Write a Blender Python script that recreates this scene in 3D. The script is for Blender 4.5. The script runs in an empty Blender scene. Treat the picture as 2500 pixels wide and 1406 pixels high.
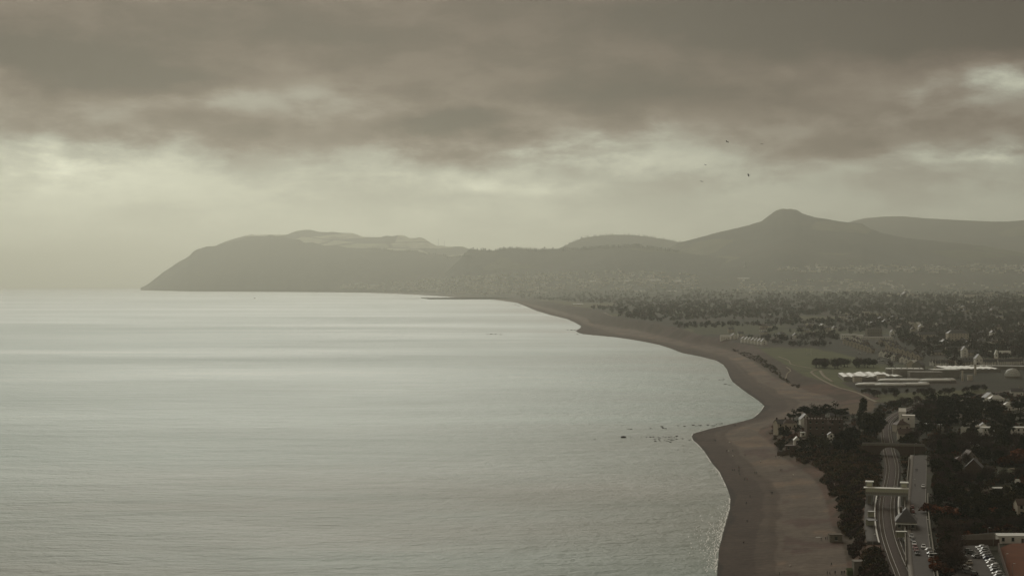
import bpy, bmesh, math, random
import numpy as np
from mathutils import Vector, Matrix, noise as mnoise

random.seed(7)
RNG = np.random.default_rng(7)
scene = bpy.context.scene
COL = scene.collection

# ------------------------------------------------------------------ camera
FP = 3800.0          # focal length in photograph pixels (2500 wide)
CX, EY = 1250.0, 681.5   # column of the view axis, row of true eye level
CAM_H = 120.0
R_EARTH = 7.4e6      # earth radius with refraction: the sea curves away
cam = bpy.data.cameras.new('camera')
cam.sensor_width = 36.0
cam.lens = FP / 2500.0 * 36.0
cam.shift_y = (EY - 703.0) / 2500.0
cam.clip_start = 1.0
cam.clip_end = 300000.0
cam_o = bpy.data.objects.new('camera', cam)
COL.objects.link(cam_o)
cam_o.location = (0, 0, CAM_H)
cam_o.rotation_euler = (math.radians(90), 0, 0)
scene.camera = cam_o

# ------------------------------------------------------------------ world, sun, exposure
SUN_AZ = math.radians(-10.0)     # left of the view axis
SUN_EL = math.radians(31.0)
scene.view_settings.view_transform = 'Standard'
scene.view_settings.look = 'None'
scene.view_settings.exposure = 0.0
scene.view_settings.gamma = 1.0
scene.view_settings.use_curve_mapping = False
scene.cycles.use_denoising = True
scene.cycles.max_bounces = 6
scene.cycles.volume_bounces = 0
scene.cycles.sample_clamp_indirect = 4.0
scene.cycles.caustics_reflective = False
scene.cycles.caustics_refractive = False

class NT:
    """small helper for building node trees"""
    def __init__(self, nt):
        self.nt = nt
        nt.nodes.clear()
    def n(self, typ, **kw):
        nd = self.nt.nodes.new(typ)
        for k, v in kw.items():
            setattr(nd, k, v)
        return nd
    def put(self, sock, v):
        if hasattr(v, 'is_linked') or isinstance(v, bpy.types.NodeSocket):
            self.nt.links.new(v, sock)
        else:
            sock.default_value = v
    def m(self, op, a, b=0.0, c=0.0, clamp=False):
        nd = self.n('ShaderNodeMath', operation=op, use_clamp=clamp)
        self.put(nd.inputs[0], a); self.put(nd.inputs[1], b); self.put(nd.inputs[2], c)
        return nd.outputs[0]
    def vm(self, op, a, b=(0, 0, 0)):
        nd = self.n('ShaderNodeVectorMath', operation=op)
        self.put(nd.inputs[0], a)
        if op == 'SCALE':
            self.put(nd.inputs['Scale'], b)
        else:
            self.put(nd.inputs[1], b)
        return nd.outputs[0] if op not in ('LENGTH', 'DOT_PRODUCT') else nd.outputs['Value']
    def mixc(self, f, a, b, blend='MIX'):
        nd = self.n('ShaderNodeMix', data_type='RGBA', blend_type=blend)
        self.put(nd.inputs[0], f); self.put(nd.inputs[6], a); self.put(nd.inputs[7], b)
        return nd.outputs[2]
    def noise(self, vec, scale, detail=4.0, rough=0.55, dist=0.0, color=False):
        nd = self.n('ShaderNodeTexNoise')
        if vec is not None:
            self.nt.links.new(vec, nd.inputs['Vector'])
        nd.inputs['Scale'].default_value = scale
        nd.inputs['Detail'].default_value = detail
        nd.inputs['Roughness'].default_value = rough
        nd.inputs['Distortion'].default_value = dist
        return nd.outputs['Color'] if color else nd.outputs['Fac']
    def ramp(self, f, stops, interp='LINEAR'):
        nd = self.n('ShaderNodeValToRGB')
        cr = nd.color_ramp
        cr.interpolation = interp
        while len(cr.elements) < len(stops):
            cr.elements.new(0.5)
        for e, (p, c) in zip(cr.elements, stops):
            e.position = p
            e.color = (c, c, c, 1) if not hasattr(c, '__len__') else (*c[:3], 1)
        self.put(nd.inputs[0], f)
        return nd.outputs[0]
    def maprange(self, v, a, b, c=0.0, d=1.0, smooth=False):
        nd = self.n('ShaderNodeMapRange', interpolation_type='SMOOTHSTEP' if smooth else 'LINEAR')
        self.put(nd.inputs[0], v)
        for i, q in enumerate((a, b, c, d)):
            nd.inputs[1 + i].default_value = q
        return nd.outputs[0]

def build_world():
    w = bpy.data.worlds.new('World')
    scene.world = w
    w.use_nodes = True
    t = NT(w.node_tree)
    out = t.n('ShaderNodeOutputWorld')
    bg = t.n('ShaderNodeBackground')
    bg.inputs['Strength'].default_value = 0.1
    t.nt.links.new(bg.outputs[0], out.inputs[0])
    sky = t.n('ShaderNodeTexSky')
    sky.sky_type = 'NISHITA'
    sky.sun_disc = False
    sky.sun_elevation = SUN_EL
    sky.sun_rotation = SUN_AZ
    sky.dust_density = 3.0
    d = t.n('ShaderNodeTexCoord').outputs['Generated']
    sep = t.n('ShaderNodeSeparateXYZ')
    t.nt.links.new(d, sep.inputs[0])
    az = t.m('MULTIPLY', t.m('ARCTAN2', sep.outputs[0], sep.outputs[1]), FP)
    el = t.m('MULTIPLY', t.m('ARCSINE', sep.outputs[2]), FP)
    # cloud deck: directions stretched sideways, since a flat layer is seen almost edge-on
    st = t.n('ShaderNodeCombineXYZ')
    t.put(st.inputs[0], t.m('MULTIPLY', az, 0.001))
    t.put(st.inputs[1], t.m('MULTIPLY', el, 0.0026))
    sv = st.outputs[0]
    warp = t.noise(sv, 2.4, 9.0, 0.60, 0.0, color=True)
    ws = t.n('ShaderNodeSeparateColor')
    t.nt.links.new(warp, ws.inputs[0])
    wx = t.m('MULTIPLY', t.m('SUBTRACT', ws.outputs[0], 0.5), 560.0)
    wy = t.m('MULTIPLY', t.m('SUBTRACT', ws.outputs[1], 0.5), 210.0)
    X = t.m('ADD', az, wx)
    Y = t.m('ADD', el, wy)
    # soft ramp of the deck over elevation (0 at eye level)
    rp = t.n('ShaderNodeMapRange')
    base = t.ramp(t.m('DIVIDE', Y, 1400.0, clamp=True), SKY_RAMP)
    side = t.maprange(az, -1100.0, 1250.0, SKY_SIDE[0], SKY_SIDE[1], smooth=True)
    val = t.m('MULTIPLY', base, side)
    for (px, py, rx, ry, amp, pw) in SKY_BLOBS:
        gx = t.m('DIVIDE', t.m('SUBTRACT', X, px - CX), rx)
        gy = t.m('DIVIDE', t.m('SUBTRACT', Y, EY - py), ry)
        r2 = t.m('ADD', t.m('MULTIPLY', gx, gx), t.m('MULTIPLY', gy, gy))
        if pw != 1.0:
            r2 = t.m('POWER', r2, pw)
        g = t.m('EXPONENT', t.m('MULTIPLY', r2, -1.0))
        val = t.m('ADD', val, t.m('MULTIPLY', g, amp))
    f1 = t.noise(sv, 3.0, 9.0, 0.6, 0.15)
    f2 = t.noise(sv, 11.0, 6.0, 0.6, 0.1)
    f1 = t.maprange(f1, .41, .59, 0.0, 1.0, smooth=True)
    fl = t.m('ADD', t.m('MULTIPLY', t.m('SUBTRACT', f1, 0.5), SKY_N1), t.m('MULTIPLY', t.m('SUBTRACT', f2, 0.5), SKY_N2))
    fl = t.m('MULTIPLY', fl, t.maprange(el, 110.0, 340.0, .22, 1.0, smooth=True))   # haze smooths the lowest clouds
    val = t.m('MULTIPLY', val, t.m('ADD', fl, 1.0))
    val = t.m('MAXIMUM', val, 0.03)
    tint = t.ramp(t.m('MULTIPLY', val, 1.6, clamp=True), SKY_TINT)
    cloud = t.mixc(1.0, tint, t.n('ShaderNodeCombineXYZ').outputs[0], 'MULTIPLY')
    cv = t.n('ShaderNodeCombineXYZ')
    v10 = t.m('MULTIPLY', val, 10.0)
    for i in range(3):
        t.put(cv.inputs[i], v10)
    cloud = t.vm('MULTIPLY', tint, cv.outputs[0])
    col = t.mixc(SKY_COVER, sky.outputs[0], cloud)
    t.put(bg.inputs['Color'], col)

# brightness of the cloud deck by elevation: position = 4450*angle/1400
SKY_RAMP = [(0.0, .70), (.09, .60), (.15, .48), (.20, .34), (.26, .22), (.33, .115), (.42, .072), (.8, .18), (1.0, .22)]
SKY_SIDE = (1.10, 0.72)
SKY_N1, SKY_N2 = 0.55, 0.60
SKY_TINT = [(0.0, (1.0, .52, .36)), (.20, (1.0, .72, .55)), (.40, (1.0, .92, .74)), (.62, (.99, 1.0, .80)), (1.0, (.99, 1.0, .78))]
SKY_COVER = 0.985
SKY_BLOBS = [
    # px, py, rx, ry, amplitude, sharpness
    (120, 420, 330, 70, .20, 1.0), (230, 440, 170, 40, .14, 1.0), (120, 360, 260, 30, .10, 1.0),
    (180, 175, 420, 60, -.09, 2.0), (620, 60, 340, 60, -.03, 1.5),
    (640, 245, 280, 34, .085, 1.0), (640, 325, 480, 50, -.12, 1.5),
    (1150, 340, 230, 58, -.17, 2.0), (1470, 375, 240, 62, .22, 1.0), (1000, 430, 240, 32, .10, 1.0),
    (1150, 455, 110, 22, .20, 1.0), (1370, 455, 90, 20, .18, 1.0),
    (1620, 240, 500, 62, -.07, 1.5), (2230, 230, 330, 55, .13, 1.2),
    (2400, 215, 110, 40, .26, 1.0), (2200, 40, 760, 110, -.06, 2.0),
    (2340, 405, 60, 13, .22, 1.0), (2150, 350, 320, 28, -.07, 1.0), (2080, 400, 300, 30, .05, 1.0),
]
build_world()

sun = bpy.data.lights.new('sun', 'SUN')
sun.energy = 1.4
sun.angle = math.radians(38.0)
sun.color = (1.0, 0.97, 0.86)
sun_o = bpy.data.objects.new('sun', sun)
COL.objects.link(sun_o)
sd = Vector((math.sin(SUN_AZ) * math.cos(SUN_EL), math.cos(SUN_AZ) * math.cos(SUN_EL), math.sin(SUN_EL)))
sun_o.rotation_euler = sd.to_track_quat('Z', 'Y').to_euler()
sun_o.location = (0, 0, 500)

# ------------------------------------------------------------------ object helpers
def tag(o, label=None, cat=None, group=None, kind=None):
    if label: o['label'] = label
    if cat: o['category'] = cat
    if group: o['group'] = group
    if kind: o['kind'] = kind
    return o

def link(o, parent=None):
    COL.objects.link(o)
    if parent is not None:
        o.parent = parent
    return o

def empty(name, loc=(0, 0, 0), rz=0.0):
    o = bpy.data.objects.new(name, None)
    o.empty_display_size = 0.5
    o.location = loc
    o.rotation_euler = (0, 0, rz)
    return link(o)

def mesh_np(name, verts, faces, mats=(), midx=None, smooth=False, cols=None):
    me = bpy.data.meshes.new(name)
    verts = np.asarray(verts, dtype=np.float32)
    faces = np.asarray(faces, dtype=np.int32)
    nv, nf, k = len(verts), len(faces), faces.shape[1]
    me.vertices.add(nv); me.vertices.foreach_set('co', verts.ravel())
    me.loops.add(nf * k); me.loops.foreach_set('vertex_index', faces.ravel())
    me.polygons.add(nf)
    me.polygons.foreach_set('loop_start', np.arange(0, nf * k, k, dtype=np.int32))
    if midx is not None:
        me.polygons.foreach_set('material_index', np.asarray(midx, dtype=np.int32))
    if smooth:
        me.polygons.foreach_set('use_smooth', np.ones(nf, dtype=bool))
    if cols is not None:
        at = me.color_attributes.new('tone', 'FLOAT_COLOR', 'POINT')
        c = np.ones((nv, 4), dtype=np.float32); c[:, :3] = cols
        at.data.foreach_set('color', c.ravel())
    for m in mats:
        me.materials.append(m)
    me.update(calc_edges=True)
    return me

class MB:
    """mesh builder: boxes, prisms, tubes gathered into one mesh"""
    def __init__(self):
        self.v, self.f, self.mi = [], [], []
    def add(self, vs, fs, mi=0):
        b = len(self.v)
        self.v.extend([tuple(p) for p in vs])
        for q in fs:
            self.f.append([b + i for i in q]); self.mi.append(mi)
        return self
    def box(self, x0, x1, y0, y1, z0, z1, mi=0):
        vs = [(x0, y0, z0), (x1, y0, z0), (x1, y1, z0), (x0, y1, z0), (x0, y0, z1), (x1, y0, z1), (x1, y1, z1), (x0, y1, z1)]
        return self.add(vs, [(0, 3, 2, 1), (4, 5, 6, 7), (0, 1, 5, 4), (1, 2, 6, 5), (2, 3, 7, 6), (3, 0, 4, 7)], mi)
    def loft(self, rings, mi=0, cap=True):
        n = len(rings[0]); b = len(self.v)
        for r in rings:
            self.v.extend([tuple(p) for p in r])
        for i in range(len(rings) - 1):
            for j in range(n):
                k = (j + 1) % n
                self.f.append([b + i * n + j, b + i * n + k, b + (i + 1) * n + k, b + (i + 1) * n + j]); self.mi.append(mi)
        if cap:
            self.f.append([b + j for j in range(n)][::-1]); self.mi.append(mi)
            self.f.append([b + (len(rings) - 1) * n + j for j in range(n)]); self.mi.append(mi)
        return self
    def tube(self, pts, rad, n=6, mi=0):
        pts = [Vector(p) for p in pts]
        rings = []
        for i, p in enumerate(pts):
            r = rad[i] if hasattr(rad, '__len__') else rad
            d = (pts[min(i + 1, len(pts) - 1)] - pts[max(i - 1, 0)]).normalized()
            a = d.orthogonal().normalized(); c = d.cross(a)
            rings.append([p + (a * math.cos(2 * math.pi * k / n) + c * math.sin(2 * math.pi * k / n)) * r for k in range(n)])
        return self.loft(rings, mi)
    def mesh(self, name, mats, smooth=False):
        me = bpy.data.meshes.new(name)
        me.from_pydata(self.v, [], self.f)
        if not hasattr(mats, '__len__'):
            mats = [mats]
        for m in mats:
            me.materials.append(m)
        me.polygons.foreach_set('material_index', self.mi)
        if smooth:
            me.polygons.foreach_set('use_smooth', [True] * len(self.f))
        me.update()
        return me
    def build(self, name, mats, parent=None, smooth=False, loc=None, rz=None):
        o = bpy.data.objects.new(name, self.mesh(name, mats, smooth))
        if loc is not None: o.location = loc
        if rz is not None: o.rotation_euler = (0, 0, rz)
        return link(o, parent)

def inst(name, me, parent=None, loc=None, rz=0.0, sc=None):
    o = bpy.data.objects.new(name, me)
    if loc is not None: o.location = loc
    if rz: o.rotation_euler = (0, 0, rz)
    if sc is not None: o.scale = sc if hasattr(sc, '__len__') else (sc, sc, sc)
    return link(o, parent)

def copy_tree(o, parent=None):
    c = o.copy(); COL.objects.link(c); c.parent = parent
    for ch in o.children:
        copy_tree(ch, c)
    return c

def principled(name, color, rough=0.8, spec=0.3, metal=0.0, vary=0.0, vscale=1.0, color2=None, bump=0.0, bscale=None, tone=False, coords='Object'):
    mt = bpy.data.materials.new(name)
    mt.use_nodes = True
    t = NT(mt.node_tree)
    out = t.n('ShaderNodeOutputMaterial')
    b = t.n('ShaderNodeBsdfPrincipled')
    t.nt.links.new(b.outputs[0], out.inputs[0])
    b.inputs['Roughness'].default_value = rough
    b.inputs['Specular IOR Level'].default_value = spec
    b.inputs['Metallic'].default_value = metal
    c = (*color, 1)
    vec = t.n('ShaderNodeTexCoord').outputs[coords]
    if vary > 0 or color2 is not None:
        f = t.noise(vec, vscale, 5.0, 0.6)
        if color2 is not None:
            cc = t.mixc(t.maprange(f, .35, .65, 0, 1), c, (*color2, 1))
        else:
            cc = t.mixc(1.0, c, t.ramp(f, [(.25, 1 - vary), (.75, 1 + vary)]), 'MULTIPLY')
    else:
        cc = c
    if tone:
        at = t.n('ShaderNodeAttribute', attribute_name='tone')
        cc = t.mixc(1.0, cc, at.outputs['Color'], 'MULTIPLY')
    t.put(b.inputs['Base Color'], cc)
    if bump > 0:
        bn = t.n('ShaderNodeBump')
        bn.inputs['Strength'].default_value = 1.0
        bn.inputs['Distance'].default_value = bump
        t.put(bn.inputs['Height'], t.noise(vec, bscale or vscale * 4, 5.0, 0.6))
        t.put(b.inputs['Normal'], bn.outputs[0])
    return mt
# ------------------------------------------------------------------ pixel <-> place
def depth_at(px, py, h=0.0):
    """distance along the view axis where the sight line through (px,py) meets level h"""
    u = (px - CX) / FP
    a = (1 + u * u) / (2 * R_EARTH); b = -(py - EY) / FP; c = CAM_H - h
    disc = np.maximum(b * b - 4 * a * c, 0.0)
    return (-b - np.sqrt(disc)) / (2 * a)

def drop(x, y):
    return (x * x + y * y) / (2 * R_EARTH)

def at_level(px, py, h=0.0):
    y = float(depth_at(px, py, h)); x = (px - CX) / FP * y
    return x, y

def at_depth(px, py, y):
    """world point on the sight line at axis depth y"""
    return Vector(((px - CX) / FP * y, y, CAM_H + (EY - py) / FP * y))

# shore line (waterline) read from the photograph, near to far
SHORE = [(1700, 1700), (1735, 1480), (1750, 1406), (1755, 1340), (1768, 1290), (1782, 1240), (1783, 1215), (1775, 1190), (1757, 1152),
         (1738, 1130), (1720, 1102), (1705, 1085), (1692, 1074), (1689, 1065), (1692, 1058), (1705, 1054), (1737, 1045),
         (1800, 1031), (1838, 1021), (1856, 1006), (1866, 991), (1850, 977), (1826, 961), (1806, 946), (1788, 932), (1780, 918),
         (1775, 902), (1765, 890), (1748, 880), (1712, 871), (1665, 862), (1640, 852), (1610, 842), (1560, 832), (1500, 823),
         (1440, 818), (1415, 814), (1404, 808), (1416, 801), (1418, 796), (1405, 788), (1385, 779), (1342, 769), (1310, 759),
         (1286, 749), (1266, 740), (1232, 735), (1200, 731), (1120, 727), (1060, 722), (1000, 719), (930, 716), (860, 713.5), (760, 711.5)]
# foot of the bank behind the beach
BACK = [(2110, 1700), (2085, 1480), (2075, 1406), (2057, 1328), (2030, 1280), (2021, 1240), (2009, 1202), (1983, 1164), (1933, 1131), (1903, 1112),
        (1888, 1085), (1862, 1066), (1850, 1057), (1856, 1046), (1885, 1034), (1935, 1020), (1985, 1003), (2030, 990), (2045, 978), (2020, 966),
        (1975, 956), (1935, 940), (1897, 924), (1872, 906), (1848, 890), (1805, 860), (1725, 843), (1680, 838), (1630, 824), (1550, 805),
        (1490, 797), (1442, 789), (1432, 776), (1385, 764), (1340, 752), (1290, 741), (1262, 735.5), (1215, 729), (1130, 725), (1070, 720), (1005, 717), (932, 714.5), (862, 712), (762, 710)]
# height of the land behind the bank, and width of the bank (sea-level row, metres up, metres wide)
BANK = [(1700, 12, 22), (1400, 11, 20), (1200, 11, 24), (1120, 12, 26), (1070, 11, 20), (1035, 9, 22), (1000, 7, 30), (985, 5, 40), (960, 5, 40),
        (930, 7, 30), (890, 10, 26), (850, 15, 24), (820, 20, 40), (790, 22, 60), (750, 16, 70), (730, 8, 120), (712, 6, 150), (704, 6, 200)]

def curve_xy(pts, h):
    P = np.array([at_level(a, b, h) for a, b in pts])
    return P[np.argsort(P[:, 1])]
_s = curve_xy(SHORE, 0.0); _b = curve_xy(BACK, 3.0)
def x_shore(y): return np.interp(y, _s[:, 1], _s[:, 0])
def x_back(y): return np.maximum(np.interp(y, _b[:, 1], _b[:, 0]), x_shore(y) + 6.0)
_k = np.array([[float(depth_at(1900, r, 0)), h, w] for r, h, w in BANK]); _k = _k[np.argsort(_k[:, 0])]

def vnoise(x, y, s, seed=0):
    """cheap smooth value noise, vectorised"""
    xs = np.asarray(x) / s + seed * 17.13; ys = np.asarray(y) / s - seed * 9.71
    xi = np.floor(xs); yi = np.floor(ys); fx = xs - xi; fy = ys - yi
    fx = fx * fx * (3 - 2 * fx); fy = fy * fy * (3 - 2 * fy)
    def hsh(a, b):
        q = np.sin(a * 127.1 + b * 311.7 + seed * 74.7) * 43758.5453
        return q - np.floor(q)
    return (hsh(xi, yi) * (1 - fx) + hsh(xi + 1, yi) * fx) * (1 - fy) + (hsh(xi, yi + 1) * (1 - fx) + hsh(xi + 1, yi + 1) * fx) * fy - 0.5
def fbm(x, y, s, seed=0, oct=4):
    r = 0; a = 1.0
    for i in range(oct):
        r = r + a * vnoise(x, y, s, seed + i); a *= .5; s *= .5
    return r

# railway and road centre lines, pixel + level
def path_of(pts):
    out = []
    for px, py, h in pts:
        x, y = at_level(px, py, h); out.append((x, y, h))
    return np.array(out)
def smooth_path(P, n=12):
    """Catmull-Rom through the points"""
    out = []
    Q = np.vstack([2 * P[0] - P[1], P, 2 * P[-1] - P[-2]])
    for i in range(1, len(Q) - 2):
        p0, p1, p2, p3 = Q[i - 1], Q[i], Q[i + 1], Q[i + 2]
        for k in range(n):
            t = k / n
            out.append(.5 * ((2 * p1) + (-p0 + p2) * t + (2 * p0 - 5 * p1 + 4 * p2 - p3) * t * t + (-p0 + 3 * p1 - 3 * p2 + p3) * t ** 3))
    out.append(P[-1])
    return np.array(out)
RAIL = smooth_path(path_of([(2236, 1480, 10), (2209, 1406, 10), (2190, 1360, 10), (2173, 1310, 10), (2166, 1270, 10), (2165, 1237, 10), (2168, 1212, 10), (2175, 1180, 10), (2179, 1150, 10), (2177, 1128, 10), (2171, 1105, 10),
                            (2166, 1080, 9.5), (2163, 1060, 9), (2163, 1042, 9), (2170, 1028, 9), (2186, 1014, 9), (2208, 1003, 9), (2240, 992, 9), (2290, 981, 9), (2340, 972, 9), (2420, 960, 9), (2560, 945, 9)]))
ROAD = smooth_path(path_of([(2266, 1480, 12), (2257, 1406, 12), (2251, 1370, 12), (2248, 1330, 12), (2245, 1300, 12), (2242, 1260, 12), (2241, 1230, 12.5), (2243, 1190, 13.5), (2245, 1150, 15), (2246, 1112, 16.5)]))
CROSS = path_of([(2130, 1113, 16.5), (2150, 1110, 16.5), (2200, 1108, 16.5), (2246, 1106, 16.5), (2290, 1104, 17)])

def conform(x, y, h, path, half, blend):
    """pull the land to the level of a track or road"""
    best = np.full(x.shape, 1e9); lev = np.zeros(x.shape)
    lo, hi = path[:, 1].min() - 80, path[:, 1].max() + 80
    sel = (y > lo) & (y < hi) & (x > path[:, 0].min() - 80) & (x < path[:, 0].max() + 80)
    if not sel.any():
        return h
    xs, ys = x[sel], y[sel]; b = best[sel]; l = lev[sel]
    for i in range(len(path) - 1):
        ax, ay, ah = path[i]; bx, by, bh = path[i + 1]
        dx, dy = bx - ax, by - ay; L2 = dx * dx + dy * dy + 1e-9
        t = np.clip(((xs - ax) * dx + (ys - ay) * dy) / L2, 0, 1)
        d = np.hypot(xs - ax - t * dx, ys - ay - t * dy)
        m = d < b
        b = np.where(m, d, b); l = np.where(m, ah + (bh - ah) * t, l)
    w = np.clip((half + blend - b) / blend, 0, 1); w = w * w * (3 - 2 * w)
    h = h.copy()
    h[sel] = h[sel] * (1 - w) + l * w
    return h

def land_height(x, y):
    xs, xb = x_shore(y), x_back(y)
    s = x - xs; bw = xb - xs
    hk = np.interp(y, _k[:, 0], _k[:, 1]); wk = np.interp(y, _k[:, 0], _k[:, 2])
    t = np.clip(s / bw, 0, 1)
    beach = 3.0 * (0.75 * t + 0.25 * t ** 2) + 0.35 * np.exp(-((t - .42) / .06) ** 2) + 0.3 * np.exp(-((t - .7) / .07) ** 2)
    beach = beach + np.where(t < 1, np.minimum(t * 6, 1) * 0.10 * fbm(x, y, 9.0, 3), 0) * 2
    sea = np.maximum(s * 0.07, -4.0)
    h = np.where(s < 0, sea, beach)
    inl = s - bw
    edge = wk * (1 + 0.7 * fbm(x, y, 40.0, 5))
    q = np.clip(inl / np.maximum(edge, 4), 0, 1); q = q * q * (3 - 2 * q)
    gul = 1 + .35 * fbm(x, y, 14.0, 9) * 4 * q * (1 - q)
    rise = np.clip((inl - wk) / 1400.0, 0, 1) * np.interp(y, [600, 1000, 1600, 3000, 6000, 12000], [6, 8, 12, 22, 34, 40])
    und = np.clip(inl / 300, 0, 1) * np.interp(y, [600, 1800, 3500, 9000], [1.2, 3.0, 9.0, 16.0]) * fbm(x, y, 520.0, 11)
    und = und + np.clip(inl / 900, 0, 1) * np.interp(y, [600, 3000, 9000], [0, 10.0, 34.0]) * fbm(x, y, 1900.0, 14)
    h = np.where(inl > 0, 3 + (hk - 3) * q * gul + rise + np.maximum(und, -4), h)
    return h

# ------------------------------------------------------------------ the land sheet: rows in depth, columns fanning out
_rows = np.concatenate([np.arange(1640, 1000, -2.5), np.arange(1000, 760, -1.5), np.arange(760, 714, -.75), np.arange(714, 704.6, -.4)])
_depth = np.array([float(depth_at(1250, r, 0)) for r in _rows])
_cols = np.concatenate([np.arange(-500, 1160, 24), np.arange(1160, 2560, 3.5), np.arange(2560, 3600, 16)])
GY, GU = np.meshgrid(_depth, (_cols - CX) / FP, indexing='ij')
GX = GU * GY
GH = land_height(GX, GY)
GH = conform(GX, GY, GH, ROAD, 6.5, 9)
GH = conform(GX, GY, GH, RAIL, 9.0, 7)
GZ = GH - drop(GX, GY)
GPY = EY + FP * (CAM_H - GZ) / GY     # row of the photograph at which each land vertex shows

def ground(x, y):
    """level of the land sheet at a place (bilinear)"""
    c = CX + FP * x / y
    j = int(np.clip(np.searchsorted(_cols, c) - 1, 0, len(_cols) - 2))
    i = int(np.clip(np.searchsorted(_depth, y) - 1, 0, len(_depth) - 2))
    a = min(max((c - _cols[j]) / (_cols[j + 1] - _cols[j]), 0), 1); b = min(max((y - _depth[i]) / (_depth[i + 1] - _depth[i]), 0), 1)
    return float((GZ[i, j] * (1 - a) + GZ[i, j + 1] * a) * (1 - b) + (GZ[i + 1, j] * (1 - a) + GZ[i + 1, j + 1] * a) * b)

def spot(px, py):
    """the place on the land or sea that shows at this pixel"""
    j = int(np.clip(np.searchsorted(_cols, px) - 1, 0, len(_cols) - 2))
    a = (px - _cols[j]) / (_cols[j + 1] - _cols[j])
    col = GPY[:, j] * (1 - a) + GPY[:, j + 1] * a
    i = int(np.argmax(col <= py))
    if i == 0:
        i = 1
    b = (col[i - 1] - py) / max(col[i - 1] - col[i], 1e-6); b = min(max(b, 0), 1)
    y = _depth[i - 1] * (1 - b) + _depth[i] * b
    x = (px - CX) / FP * y
    return Vector((x, y, max(ground(x, y), -drop(x, y))))

def pip(x, y, poly):
    c = False; n = len(poly)
    for i in range(n):
        x1, y1 = poly[i]; x2, y2 = poly[i - 1]
        if (y1 > y) != (y2 > y) and x < (x2 - x1) * (y - y1) / (y2 - y1) + x1: c = not c
    return c

def in_poly(px, py, poly):
    px = np.asarray(px, dtype=float); py = np.asarray(py, dtype=float)
    c = np.zeros(px.shape, bool)
    n = len(poly)
    for i in range(n):
        x1, y1 = poly[i]; x2, y2 = poly[(i + 1) % n]
        if y1 == y2: continue
        m = ((y1 > py) != (y2 > py)) & (px < (x2 - x1) * (py - y1) / (y2 - y1) + x1)
        c ^= m
    return c

# ---- ground colours by what grows or lies there
GPX = np.broadcast_to(_cols, GX.shape)
jx = GPX + 10 * fbm(GX, GY, 60.0, 21); jy = GPY + 3 * fbm(GX, GY, 60.0, 22)
tone = np.zeros(GX.shape + (3,))
S_IN = GX - x_shore(GY); BW = x_back(GY) - x_shore(GY); T_IN = S_IN / BW
tone[:] = (.036, .033, .018)                                  # rough winter grass and undergrowth
n1 = fbm(GX, GY, 90.0, 31)
tone[n1 > .22] = (.052, .036, .022)
n2 = fbm(GX, GY, 260.0, 33)
tone[(n2 > .28) & (GY > 1900)] = (.062, .064, .026)            # pasture
tone[(n2 < -.45) & (GY > 1900)] = (.060, .046, .030)           # ploughed
FIELDS = [
    ([(1842, 850), (1900, 848), (1985, 851), (2050, 862), (2140, 888), (2172, 906), (2112, 925), (2056, 935), (2142, 978), (2085, 964), (2022, 946), (1985, 953), (1938, 938), (1905, 918), (1906, 896), (1872, 872)], (.085, .090, .030)),
    ([(2140, 962), (2300, 955), (2420, 948), (2390, 964), (2260, 975), (2170, 985), (2130, 980)], (.080, .078, .028)),
    ([(2005, 966), (2060, 956), (2140, 982), (2135, 1004), (2070, 1012), (2010, 994)], (.105, .070, .040)),
    ([(1300, 731), (1380, 735), (1462, 741), (1500, 739), (1492, 749), (1430, 752), (1360, 745), (1300, 737)], (.115, .100, .045)),
    ([(1474, 764), (1530, 766), (1500, 774), (1480, 772)], (.10, .10, .04)),
    ([(1490, 788), (1560, 792), (1610, 800), (1560, 801), (1500, 795)], (.12, .115, .045)),
    ([(1635, 802), (1690, 803), (1695, 810), (1650, 812)], (.10, .10, .045)),
    ([(1690, 838), (1780, 836), (1860, 846), (1845, 852), (1760, 842)], (.08, .075, .035)),
    ([(2086, 765), (2142, 764), (2160, 769), (2100, 772)], (.16, .14, .055)),
    ([(1950, 772), (2020, 770), (2060, 778), (1960, 784)], (.09, .085, .035)),
    ([(1955, 792), (2010, 793), (2030, 800), (1960, 800)], (.09, .09, .035)),
    ([(2320, 1192), (2420, 1188), (2425, 1204), (2315, 1208)], (.060, .034, .018)),
    ([(2260, 1160), (2330, 1166), (2400, 1168), (2310, 1178)], (.055, .055, .022)),
    ([(2400, 1150), (2500, 1140), (2500, 1160), (2400, 1168)], (.05, .052, .02)),
    ([(2440, 1185), (2500, 1180), (2500, 1205), (2420, 1202)], (.07, .062, .034)),
]
for poly, c in FIELDS:
    tone[in_poly(jx, jy, poly)] = c
bank = (T_IN > 1) & (S_IN - BW < np.interp(GY, _k[:, 0], _k[:, 2]) * 1.05)
tone[bank] = (.062, .042, .025)
cl = bank & (fbm(GX, GY, 22.0, 41) > -.05) & (GY < 1700)
tone[cl] = (.105, .060, .040)
tone[bank & (GY > 2300) & (GY < 3300) & (n1 > -.1)] = (.085, .056, .042)
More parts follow.
